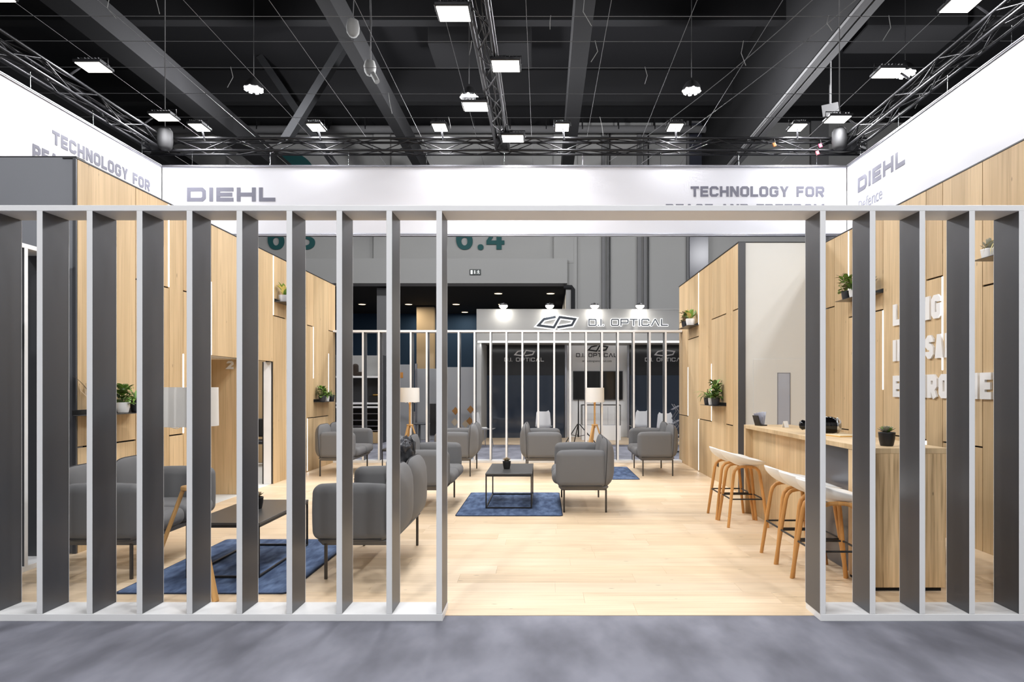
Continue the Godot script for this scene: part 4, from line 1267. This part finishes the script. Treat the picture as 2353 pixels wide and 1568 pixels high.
# kinds: fern, strap, broad, rosette, twig
func plant(called: String, label: String, at: Vector3, kind: String, pot: Material, r: float, h: float, leaves: Material, other: Material, sd: int, size := 1.0, square := false) -> void:
	var t := thing(called, label, "potted plant", at)
	if square:
		var rows := []
		for q in [[0.0, 0.0], [0.80, 0.0], [0.84, 0.01], [0.98, h - 0.008], [1.0, h], [0.92, h], [0.9, h - 0.02], [0.0, h - 0.02]]:
			var l := []
			for j in 32:
				var a := TAU * (j + 0.5) / 32.0
				l.append(Vector3(signf(cos(a)) * pow(absf(cos(a)), 0.4) * r * q[0], q[1], signf(sin(a)) * pow(absf(sin(a)), 0.4) * r * q[0]))
			rows.append(l)
		part("pot", G.new().grid(rows, true), pot, t)
	else:
		part("pot", G.new().lathe(Vector3.ZERO, [Vector2(0, 0), Vector2(r * 0.72, 0), Vector2(r * 0.78, 0.008), Vector2(r * 0.93, h * 0.5), Vector2(r, h - 0.006), Vector2(r, h), Vector2(r * 0.9, h), Vector2(r * 0.88, h - 0.02)], 28), pot, t)
	part("soil", G.new().lathe(Vector3.ZERO, [Vector2(r * 0.9, h - 0.022), Vector2(r * 0.5, h - 0.014), Vector2(0, h - 0.012)], 20), M.soil, t)
	var rn := RandomNumberGenerator.new()
	rn.seed = sd
	var a := G.new()
	var b := G.new()
	var top := Vector3(0, h - 0.02, 0)
	match kind:
		"fern":
			for k in 46:
				var az := rn.randf() * TAU
				leaf(a if rn.randf() < 0.6 else b, top + Vector3(cos(az), 0, sin(az)) * r * 0.3 * rn.randf(), az, rn.randf_range(0.5, 1.45), rn.randf_range(0.6, 1.9), rn.randf_range(0.11, 0.2) * size, rn.randf_range(0.022, 0.038) * size)
		"strap":
			for k in 30:
				var az := rn.randf() * TAU
				leaf(a if rn.randf() < 0.6 else b, top, az, rn.randf_range(0.5, 1.4), rn.randf_range(1.4, 2.8), rn.randf_range(0.2, 0.34) * size, rn.randf_range(0.012, 0.02) * size)
		"broad":
			for k in 15:
				var az := TAU * k * 0.382 + rn.randf() * 0.4
				leaf(a if k % 3 != 0 else b, top, az, rn.randf_range(0.75, 1.4), rn.randf_range(0.3, 1.1), rn.randf_range(0.15, 0.24) * size, rn.randf_range(0.05, 0.075) * size, 0.35)
		"bush":
			for k in 70:
				var az := rn.randf() * TAU
				var q := top + Vector3(cos(az) * r * 0.9 * rn.randf(), rn.randf() * 0.16 * size, sin(az) * r * 0.9 * rn.randf())
				leaf(a if rn.randf() < 0.55 else b, q, az + rn.randf_range(-0.6, 0.6), rn.randf_range(-0.1, 1.2), rn.randf_range(0.2, 1.2), rn.randf_range(0.05, 0.085) * size, rn.randf_range(0.035, 0.055) * size, 0.2)
			for k in 6:
				b.tube([top, top + Vector3(rn.randf_range(-0.04, 0.04), 0.1, rn.randf_range(-0.04, 0.04)) * size, top + Vector3(rn.randf_range(-0.07, 0.07), 0.19, rn.randf_range(-0.07, 0.07)) * size], 0.003, 5)
		"rosette":
			for k in 34:
				var f := k / 33.0
				var az := TAU * k * 0.382
				leaf(a if k % 4 != 0 else b, top + Vector3(0, 0.012, 0), az, lerpf(1.5, 0.35, f), lerpf(0.2, -0.25, f), lerpf(0.055, 0.078, f) * size, lerpf(0.016, 0.026, f) * size, 0.55)
		"agave":
			for k in 24:
				var f := k / 23.0
				leaf(a, top, TAU * k * 0.382, lerpf(1.5, 0.5, f), -0.2, lerpf(0.13, 0.1, f) * size, 0.036 * size, 0.6)
		"twig":
			for k in 9:
				var az := rn.randf() * TAU
				leaf(a, top, az, rn.randf_range(0.8, 1.4), rn.randf_range(-0.5, 1.0), rn.randf_range(0.2, 0.36) * size, 0.016 * size)
	part("foliage", a, leaves, t)
	if b.v.size():
		part("foliage", b, other, t)

func build_shelves_and_plants() -> void:
	shelf("thin black shelf low on the left wall behind the first slats", Vector3(-4.23, 1.251, -6.27), PI / 2, 0.84)
	shelf("thin black shelf high on the left wall carrying a yellow-green plant", Vector3(-4.23, 2.856, -10.65), PI / 2, 0.82)
	shelf("thin black shelf on the rear left wall with three small pots", Vector3(-4.23, 1.241, -12.4), PI / 2, 0.84)
	shelf("thin black shelf high on the rear right wall at its far end", Vector3(2.78, 2.631, -12.15), -PI / 2, 0.82)
	shelf("thin black shelf low on the rear right wall with bushy plants", Vector3(2.78, 1.224, -10.37), -PI / 2, 0.84)
	shelf("thin black shelf high above the bar, the far one", Vector3(4.02, 2.631, -8.15), -PI / 2, 0.84)
	shelf("thin black shelf high above the bar, the near one behind the last slats", Vector3(4.02, 2.631, -5.42), -PI / 2, 0.80)
	wall_side = -1.0
	# left wall, low shelf
	plant("potted_plant", "green leafy plant in a white pot on the low left shelf", Vector3(-4.12, 1.255, -6.39), "bush", M.pot_white, 0.06, 0.105, M.leaf, M.leaf_dark, 3, 1.05)
	plant("potted_plant", "thin-leaved plant in a dark pot at the far end of the low left shelf", Vector3(-4.12, 1.255, -6.60), "fern", M.pot_dark, 0.058, 0.12, M.leaf, M.leaf_dark, 8, 0.9)
	plant("potted_plant", "sparse twiggy plant at the near end of the low left shelf", Vector3(-4.12, 1.255, -5.98), "twig", M.pot_dark, 0.055, 0.11, M.leaf_brown, M.leaf_dark, 5, 1.0)
	# left wall, high shelf
	plant("potted_plant", "yellow-green broad-leaved plant in a silver pot on the high left shelf", Vector3(-4.12, 2.860, -10.36), "broad", M.pot_grey, 0.085, 0.11, M.leaf, M.leaf_yellow, 21, 1.15)
	# left wall, rear shelf
	plant("potted_plant", "bushy green plant in a round black pot, nearest on the rear left shelf", Vector3(-4.12, 1.245, -12.12), "bush", M.pot_dark, 0.066, 0.11, M.leaf, M.leaf_dark, 31, 1.1)
	plant("potted_plant", "upright plant in a white pot between two dark pots on the rear left shelf", Vector3(-4.12, 1.245, -12.38), "fern", M.pot_white, 0.052, 0.10, M.leaf, M.leaf_dark, 33, 1.0)
	plant("potted_plant", "trailing plant in a charcoal pot at the far end of the rear left shelf", Vector3(-4.12, 1.245, -12.66), "strap", M.pot_dark, 0.06, 0.12, M.leaf, M.leaf_dark, 35, 0.7)
	wall_side = 1.0
	# right rear wall, high shelf
	plant("potted_plant", "variegated broad-leaved plant in a white pot on the high right shelf", Vector3(2.67, 2.635, -11.90), "broad", M.pot_white, 0.085, 0.125, M.leaf, M.leaf_yellow, 41, 1.1)
	plant("potted_plant", "dark leafy plant in a charcoal pot behind the white pot on the high right shelf", Vector3(2.67, 2.635, -12.34), "bush", M.pot_dark, 0.07, 0.12, M.leaf_dark, M.leaf_brown, 43, 1.1)
	# right rear wall, low shelf
	plant("potted_plant", "leafy green plant in a charcoal pot, nearest on the low right shelf", Vector3(2.67, 1.228, -10.16), "bush", M.pot_dark, 0.066, 0.125, M.leaf, M.leaf_dark, 51, 1.5)
	plant("potted_plant", "green plant in a small white pot in the middle of the low right shelf", Vector3(2.67, 1.228, -10.42), "fern", M.pot_white, 0.05, 0.115, M.leaf, M.leaf_dark, 53, 1.0)
	plant("potted_plant", "drooping grassy plant in a dark pot at the far end of the low right shelf", Vector3(2.67, 1.228, -10.66), "strap", M.pot_dark, 0.06, 0.12, M.leaf, M.leaf_dark, 55, 1.0)
	# above the bar
	plant("potted_plant", "bronze leafy plant in a charcoal pot at the far end of the high bar shelf", Vector3(3.91, 2.635, -8.44), "bush", M.pot_dark, 0.062, 0.12, M.leaf, M.leaf_brown, 61, 1.25)
	plant("potted_plant", "plant in a white pot beside the charcoal pot on the high bar shelf", Vector3(3.91, 2.635, -8.24), "fern", M.pot_white, 0.06, 0.115, M.leaf_dark, M.leaf, 63, 0.9)
	plant("potted_plant", "spiky plant at the near end of the far bar shelf, half behind a slat", Vector3(3.91, 2.635, -7.84), "agave", M.pot_dark, 0.06, 0.12, M.leaf_grey, M.leaf, 65, 1.2)
	plant("potted_plant", "grey spiky succulent in a square white pot on the near bar shelf", Vector3(3.91, 2.635, -5.73), "agave", M.pot_white, 0.056, 0.085, M.leaf_grey, M.leaf, 71, 0.95, true)
	plant("potted_plant", "plant with long yellow-green leaves in a white pot on the near bar shelf", Vector3(3.91, 2.635, -5.42), "strap", M.pot_white, 0.056, 0.10, M.leaf_yellow, M.leaf, 73, 0.9)
	wall_side = 0.0
	# tables and bar
	plant("potted_succulent", "small succulent in a black pot on the middle coffee table", Vector3(-0.487, 0.444, -8.54), "rosette", M.black, 0.054, 0.10, M.leaf_brown, M.leaf_grey, 81, 1.0)
	plant("potted_succulent", "small succulent in a black pot on the coffee table behind the slats", Vector3(-2.515, 0.444, -5.72), "rosette", M.black, 0.054, 0.10, M.leaf_brown, M.leaf_grey, 83, 1.0)
	plant("potted_succulent", "pale striped succulent in a black pot at the near end of the bar", Vector3(2.615, 1.058, -4.98), "rosette", M.black, 0.06, 0.105, M.leaf_grey, M.leaf, 85, 1.0)

# ---------------------------------------------------------------- the stand behind
func optic_logo(parent: Node3D, at: Vector3, width: float, t: float, depth: float, m: Material, halo: Material = null) -> void:
	var s := width / 330.0
	var a := PackedVector2Array([Vector2(-8, 90), Vector2(-108, 70), Vector2(-155, 17), Vector2(-22, 0), Vector2(28, 88), Vector2(161, 70), Vector2(133, 20), Vector2(8, 0)])
	for k in a.size():
		a[k] *= s
	part("logo", G.new().stroke(a, false, t, 0, depth), m, parent, at)
	if halo:
		part("light_edge", G.new().stroke(a, false, t * 2.0, 0, depth * 0.4), halo, parent, at + Vector3(0, 0, -depth * 0.4))

func build_neighbours() -> void:
	var z := -17.4
	var b := thing("booth", "grey neighbouring stand with black panels and a lit header behind the rear screen", "booth", Vector3(0, 0, z))
	var grey := mat(c8(172, 172, 169), 0.6)
	part("header", block(Vector3(6.2, 0.85, 0.5), 0.004), grey, b, Vector3(-1.798 + 3.1, 3.18, -0.25))
	part("light_strip", block(Vector3(6.15, 0.05, 0.05), 0.004), glow(Color(1, 1, 0.98), 2.2), b, Vector3(-1.798 + 3.1, 2.735, -0.03))
	area(b, Vector3(-1.798 + 3.1, 2.70, -0.1), Vector2(6.0, 0.05), 2.0, WHITE_LAMP)
	part("back_wall", block(Vector3(6.4, 3.4, 0.12), 0.002), M.white, b, Vector3(-2.015 + 3.3, 1.7, -2.3))
	part("ceiling_panel", block(Vector3(6.2, 0.05, 1.8), 0.002), grey, b, Vector3(-1.798 + 3.1, 2.80, -1.3))
	part("side_wall", block(Vector3(0.12, 2.75, 2.1), 0.002), grey, b, Vector3(-1.7483, 1.375, -1.2))
	part("platform", block(Vector3(6.4, 0.03, 2.6), 0.002), M.plank[1], b, Vector3(-1.798 + 3.1, 0.012, -1.15))
	for q in [[1112, 1298], [1446, 1640]]:
		var w: float = (q[1] - q[0]) * 19.3 / 1500.0
		var x: float = ((q[0] + q[1]) * 0.5 - 1250.0) * 19.3 / 1500.0
		part("black_panel", block(Vector3(w, 2.83, 0.06), 0.003), mat(c8(34, 34, 36), 0.12), b, Vector3(x, 1.42, -1.93))
		part("lower_glass", block(Vector3(w - 0.04, 1.85, 0.02), 0.002), mat(c8(44, 52, 64), 0.06), b, Vector3(x, 0.95, -1.89))
		part("panel_frame", G.new().stroke(PackedVector2Array([Vector2(-w * 0.5 - 0.03, 0.03), Vector2(-w * 0.5 - 0.03, 2.86), Vector2(w * 0.5 + 0.03, 2.86), Vector2(w * 0.5 + 0.03, 0.03)]), false, 0.05, 0, 0.05), M.alu, b, Vector3(x, 0, -1.95))
	part("tv_screen", block(Vector3(1.47, 0.84, 0.06), 0.006), M.gloss_black, b, Vector3(1.612, 1.578, -2.18))
	part("tv_bezel", G.new().stroke(PackedVector2Array([Vector2(-0.735, -0.42), Vector2(0.735, -0.42), Vector2(0.735, 0.42), Vector2(-0.735, 0.42)]), true, 0.02, 0, 0.012), M.black, b, Vector3(1.612, 1.578, -2.152))
	# lettering: backlit on the header, plain on the panels
	var ink := mat(c8(36, 44, 54), 0.4)
	var halo := glow(Color(1, 1, 1), 1.1)
	optic_logo(b, Vector3(0.3306, 3.1124, 0.035), 1.02, 0.062, 0.03, ink, halo)
	letters(b, "D.I. OPTIC^L", Vector3(1.1832, 3.153, 0.035), 0.0, 2.11, 0.185, 0.15, 0.08, 0.2, 0.03, ink, halo)
	var wht := mat(c8(236, 236, 236), 0.5)
	optic_logo(b, Vector3(-0.579, 2.4521, -1.895), 0.60, 0.035, 0.01, wht)
	letters(b, "D.I. OPTIC^L", Vector3(-1.1709, 2.2849, -1.895), 0.0, 1.17, 0.11, 0.15, 0.08, 0.22, 0.01, wht)
	optic_logo(b, Vector3(3.5641, 2.4521, -1.895), 0.60, 0.035, 0.01, wht)
	letters(b, "D.I. OPTIC^L", Vector3(2.9851, 2.2849, -1.895), 0.0, 1.17, 0.11, 0.15, 0.08, 0.22, 0.01, wht)
	optic_logo(b, Vector3(1.6203, 2.6107, -2.235), 0.60, 0.04, 0.008, M.black)
	letters(b, "D.I. OPTIC^L", Vector3(0.9669, 2.4277, -2.235), 0.0, 1.23, 0.12, 0.17, 0.08, 0.22, 0.008, M.black)
	var web := TextMesh.new()
	var f := SystemFont.new()
	f.font_names = PackedStringArray(["Droid Sans"])
	web.font = f
	web.font_size = 48
	web.pixel_size = 0.0016
	web.depth = 0.006
	web.text = "www.dongsanoptical.com"
	web.horizontal_alignment = HORIZONTAL_ALIGNMENT_CENTER
	part("web_address", web, M.black, b, Vector3(1.5941, 2.3101, -2.235))
	# four arm spots over the header
	var sx := [1157, 1263, 1366, 1470]
	var nm := ["first from left", "second from left", "third, right of the logo", "fourth, above the last letters"]
	for k in 4:
		var t := thing("spotlight", "small bright arm spotlight on top of the grey header, " + nm[k], "spotlight", Vector3((sx[k] - 1250.0) * 17.25 / 1500.0, 3.70, z + 0.2))
		part("arm", G.new().tube([Vector3(0, 0.0, 0), Vector3(0, 0.06, -0.12), Vector3(0, 0.02, -0.4), Vector3(0, -0.08, -0.4)], 0.012, 6), M.black, t)
		part("housing", G.new().lathe(Vector3.ZERO, [Vector2(0, 0.03), Vector2(0.09, 0.02), Vector2(0.12, -0.02), Vector2(0.11, -0.03)], 20), M.black, t)
		part("light_lens", G.new().lathe(Vector3.ZERO, [Vector2(0.115, -0.02), Vector2(0.11, -0.06), Vector2(0.07, -0.1), Vector2(0, -0.11)], 20), M.flood_lens, t)
		area(t, Vector3(0, -0.115, -0.02), Vector2(0.16, 0.16), 0.5, Color(1, 0.98, 0.95), Vector3(-PI / 2 + 0.45, 0, 0))
	# white shell chairs
	var ch := thing("shell_chair", "", "chair", Vector3.ZERO, 0.0, "white shell chairs on the next stand")
	var shell := G.new()
	var rows := []
	for k in 13:
		var q := k / 12.0
		var c := Vector3(0, 0.45 + 0.42 * pow(maxf(0.0, q - 0.45) / 0.55, 1.0), lerpf(0.22, -0.2, minf(q / 0.5, 1.0)) - 0.1 * maxf(0.0, q - 0.5))
		var w := lerpf(0.23, 0.17, q) * (0.82 if k == 12 else 1.0)
		rows.append([c + Vector3(-w, 0.03, 0.02), c + Vector3(-w * 0.6, 0, 0), c, c + Vector3(w * 0.6, 0, 0), c + Vector3(w, 0.03, 0.02)])
	shell.grid(rows, false, 1.0)
	var lower := []
	for l in rows:
		var m := []
		for p in l:
			m.append(p + Vector3(0, -0.012, -0.008))
		lower.append(m)
	shell.grid(lower, false, -1.0)
	part("shell", shell, M.white, ch)
	for s in [[-1, -1], [1, -1], [-1, 1], [1, 1]]:
		part("leg", G.new().tube([Vector3(0.14 * s[0], 0.45, 0.13 * s[1]), Vector3(0.2 * s[0], 0.0, 0.19 * s[1])], 0.01, 8), M.chrome, ch)
	var cs := [[1110, 16.7, 2.2, "leftmost, turned half away behind the rear screen"], [1249, 17.0, 3.1, "behind the rear centre sofa, seen from its back"], [1470, 17.2, 3.3, "left of two beyond the rear right sofa"], [1527, 16.4, 3.0, "right of two beyond the rear right sofa, larger"]]
	for k in 4:
		var o: Node3D = ch if k == 0 else ch.duplicate()
		if k > 0:
			o.name = numbered("shell_chair")
			add_child(o)
		o.position = Vector3((cs[k][0] - 1250.0) * cs[k][1] / 1500.0, 0.0 if cs[k][1] < 16.9 else 0.027, -cs[k][1])
		o.rotation.y = cs[k][2]
		o.set_meta("label", "white shell chair with thin chrome legs, " + cs[k][3])
	# tripod, glass table case, brochure stand
	var tp := thing("tripod", "black tripod with a tall mast standing before the black screen panel", "tripod", Vector3(0.9059, 0.027, -17.2))
	part("mast", G.new().tube([Vector3(0, 0.18, 0), Vector3(0, 1.17, 0)], [0.022, 0.014], 8), M.black, tp)
	for k in 3:
		var a := 0.35 + TAU * k / 3.0
		part("leg", G.new().tube([Vector3(cos(a) * 0.03, 0.52, sin(a) * 0.03), Vector3(cos(a) * 0.5, 0.0, sin(a) * 0.5)], 0.013, 8), M.black, tp)
		part("strut", G.new().tube([Vector3(cos(a) * 0.02, 0.2, sin(a) * 0.02), Vector3(cos(a) * 0.27, 0.255, sin(a) * 0.27)], 0.008, 6), M.black, tp)
	var gc := thing("glass_case", "low white counter with a wire-framed glass case under the wall screen", "display case", Vector3(1.612, 0.027, -18.6))
	part("cabinet", block(Vector3(1.1, 0.42, 0.5), 0.004), M.white, gc, Vector3(0, 0.21, 0))
	var glass := StandardMaterial3D.new()
	glass.albedo_color = Color(0.85, 0.88, 0.9, 0.12)
	glass.roughness = 0.04
	glass.transparency = BaseMaterial3D.TRANSPARENCY_ALPHA
	part("glass", block(Vector3(1.08, 0.56, 0.46), 0.002), glass, gc, Vector3(0, 0.70, 0))
	for x in [-1, 1]:
		for zz in [-1, 1]:
			part("frame_bar", block(Vector3(0.02, 0.58, 0.02), 0.002), M.steel_dark, gc, Vector3(0.54 * x, 0.71, 0.23 * zz))
		part("frame_bar", block(Vector3(1.1, 0.02, 0.02), 0.002), M.steel_dark, gc, Vector3(0, 0.99, 0.23 * x))
		part("frame_bar", block(Vector3(0.02, 0.02, 0.48), 0.002), M.steel_dark, gc, Vector3(0.54 * x, 0.99, 0))
	for k in 5:
		part("rod", block(Vector3(0.008, 0.5, 0.008), 0.001), M.alu, gc, Vector3(-0.4 + 0.2 * k, 0.68, 0.1))
	var st := thing("brochure_stand", "zigzag chrome brochure stand at the right end beside the wood wall", "stand", Vector3(3.0501, 0.0, -15.2))
	var zig := []
	for k in 7:
		zig.append(Vector3(-0.05 if k % 2 == 0 else 0.06, 0.12 + k * 0.168, 0.0))
	for zz in [-0.13, 0.13]:
		var l := []
		for p in zig:
			l.append(p + Vector3(0, 0, zz))
		part("rail", G.new().tube(l, 0.011, 8), M.chrome, st)
	for k in 3:
		part("tray", block(Vector3(0.2, 0.008, 0.26), 0.002), M.alu, st, Vector3(0.01, 0.37 + 0.336 * k, 0), Basis(Vector3.BACK, 0.5))
	part("foot", block(Vector3(0.3, 0.02, 0.34), 0.004), M.chrome, st, Vector3(0, 0.01, 0))
	for zz in [-0.13, 0.13]:
		part("post", G.new().tube([Vector3(-0.05, 0.01, zz), Vector3(-0.05, 0.13, zz)], 0.011, 8), M.chrome, st)
	# left of it: display cabinet, partitions
	var dc := thing("display_cabinet", "dark shelf cabinet with white shelf edges and small goods at the back left", "display cabinet", Vector3(-4.944, 0.0, -18.0))
	part("carcass", block(Vector3(1.2, 2.4, 0.05), 0.003), M.pot_dark, dc, Vector3(-0.1, 1.2, -0.35))
	part("top_panel", block(Vector3(1.2, 0.62, 0.05), 0.003), M.hall_grey, dc, Vector3(-0.1, 2.1, -0.3))
	for y in [1.80, 1.08, 0.98]:
		part("shelf", block(Vector3(1.2, 0.05, 0.62), 0.003), M.white, dc, Vector3(-0.1, y, 0))
	for y in [0.8, 0.62, 0.46, 0.34]:
		part("glass_shelf", block(Vector3(1.1, 0.02, 0.5), 0.002), M.alu, dc, Vector3(-0.1, y, 0))
	part("base", block(Vector3(1.2, 0.3, 0.6), 0.003), M.oak[2], dc, Vector3(-0.1, 0.15, 0))
	for x in [-0.72, 0.52]:
		part("side", block(Vector3(0.04, 2.4, 0.64), 0.003), M.pot_dark, dc, Vector3(x, 1.2, 0))
	var hm := thing("boot", "dark brown boot-like exhibit on the top shelf of the back cabinet", "exhibit", Vector3(-5.1313, 1.826, -17.95))
	part("upper", G.new().cushion(Vector3(-0.05, 0.17, 0), Vector3(0.16, 0.34, 0.16), 0.07), M.soil, hm)
	part("toe", G.new().cushion(Vector3(0.08, 0.06, 0), Vector3(0.3, 0.12, 0.16), 0.055), M.soil, hm)
	var bx := thing("equipment_case", "black equipment case with a brass-coloured part on top in the back cabinet", "case", Vector3(-4.6301, 1.106, -17.95))
	part("case", block(Vector3(0.3, 0.17, 0.3), 0.01), M.black, bx, Vector3(0, 0.085, 0))
	part("brass_part", G.new().cushion(Vector3(0.02, 0.2, 0.02), Vector3(0.18, 0.06, 0.12), 0.028), mat(c8(176, 140, 76), 0.35, 0.8), bx)
	var gp := mat(c8(150, 152, 154), 0.35)
	var pw := thing("partition", "grey partition with an orange square at the back, left of the floor lamp", "partition", Vector3(-3.9744, 0, -18.4))
	part("panel", block(Vector3(0.5, 2.16, 0.06), 0.003), gp, pw, Vector3(-0.02, 1.08, 0))
	part("square", block(Vector3(0.12, 0.16, 0.01), 0.001), mat(c8(196, 132, 58), 0.6), pw, Vector3(-0.05, 1.86, 0.034))
	var pm := thing("partition", "plain grey partition with a rail at the back, right of the floor lamp", "partition", Vector3(-3.3213, 0, -18.8))
	part("panel", block(Vector3(0.66, 2.05, 0.06), 0.003), gp, pm, Vector3(0, 1.03, 0))
	part("post", block(Vector3(0.05, 2.2, 0.1), 0.004), M.alu, pm, Vector3(-0.36, 1.1, 0))
	part("dark_board", block(Vector3(0.2, 0.9, 0.04), 0.003), M.black, pm, Vector3(0.12, 0.6, 0.07))
	var pr := thing("partition", "grey partition decorated with brown and grey diamonds at the back", "partition", Vector3(-2.3053, 0, -18.2))
	part("panel", block(Vector3(0.84, 2.08, 0.05), 0.003), gp, pr, Vector3(0, 1.04, 0))
	var dk := [mat(c8(150, 104, 48), 0.6), mat(c8(176, 160, 136), 0.6), mat(c8(120, 118, 116), 0.6)]
	var dia := [[-0.16, 0.86, 0], [0.26, 0.90, 0], [-0.05, 0.36, 0], [0.26, 0.26, 0], [-0.28, 0.26, 0], [0.12, 0.50, 1], [0.24, 0.58, 0], [-0.18, 0.55, 1], [0.36, 0.46, 1], [0.08, 0.16, 2]]
	for d in dia:
		part("diamond", G.new().prism(PackedVector2Array([Vector2(0, -0.115), Vector2(0.1, 0), Vector2(0, 0.115), Vector2(-0.1, 0)]), 0, 0.006), dk[d[2]], pr, Vector3(d[0], d[1], 0.026))
	var rt := thing("bar_table", "small round dark table at the back behind the rear screen", "table", Vector3(-2.9744, 0.0, -15.6))
	part("tabletop", G.new().lathe(Vector3.ZERO, [Vector2(0, 0.63), Vector2(0.24, 0.63), Vector2(0.25, 0.64), Vector2(0.25, 0.66), Vector2(0, 0.66)], 28), M.pot_dark, rt)
	part("base", G.new().lathe(Vector3.ZERO, [Vector2(0, 0), Vector2(0.2, 0), Vector2(0.2, 0.02), Vector2(0.03, 0.05), Vector2(0.025, 0.63)], 24), M.pot_dark, rt)
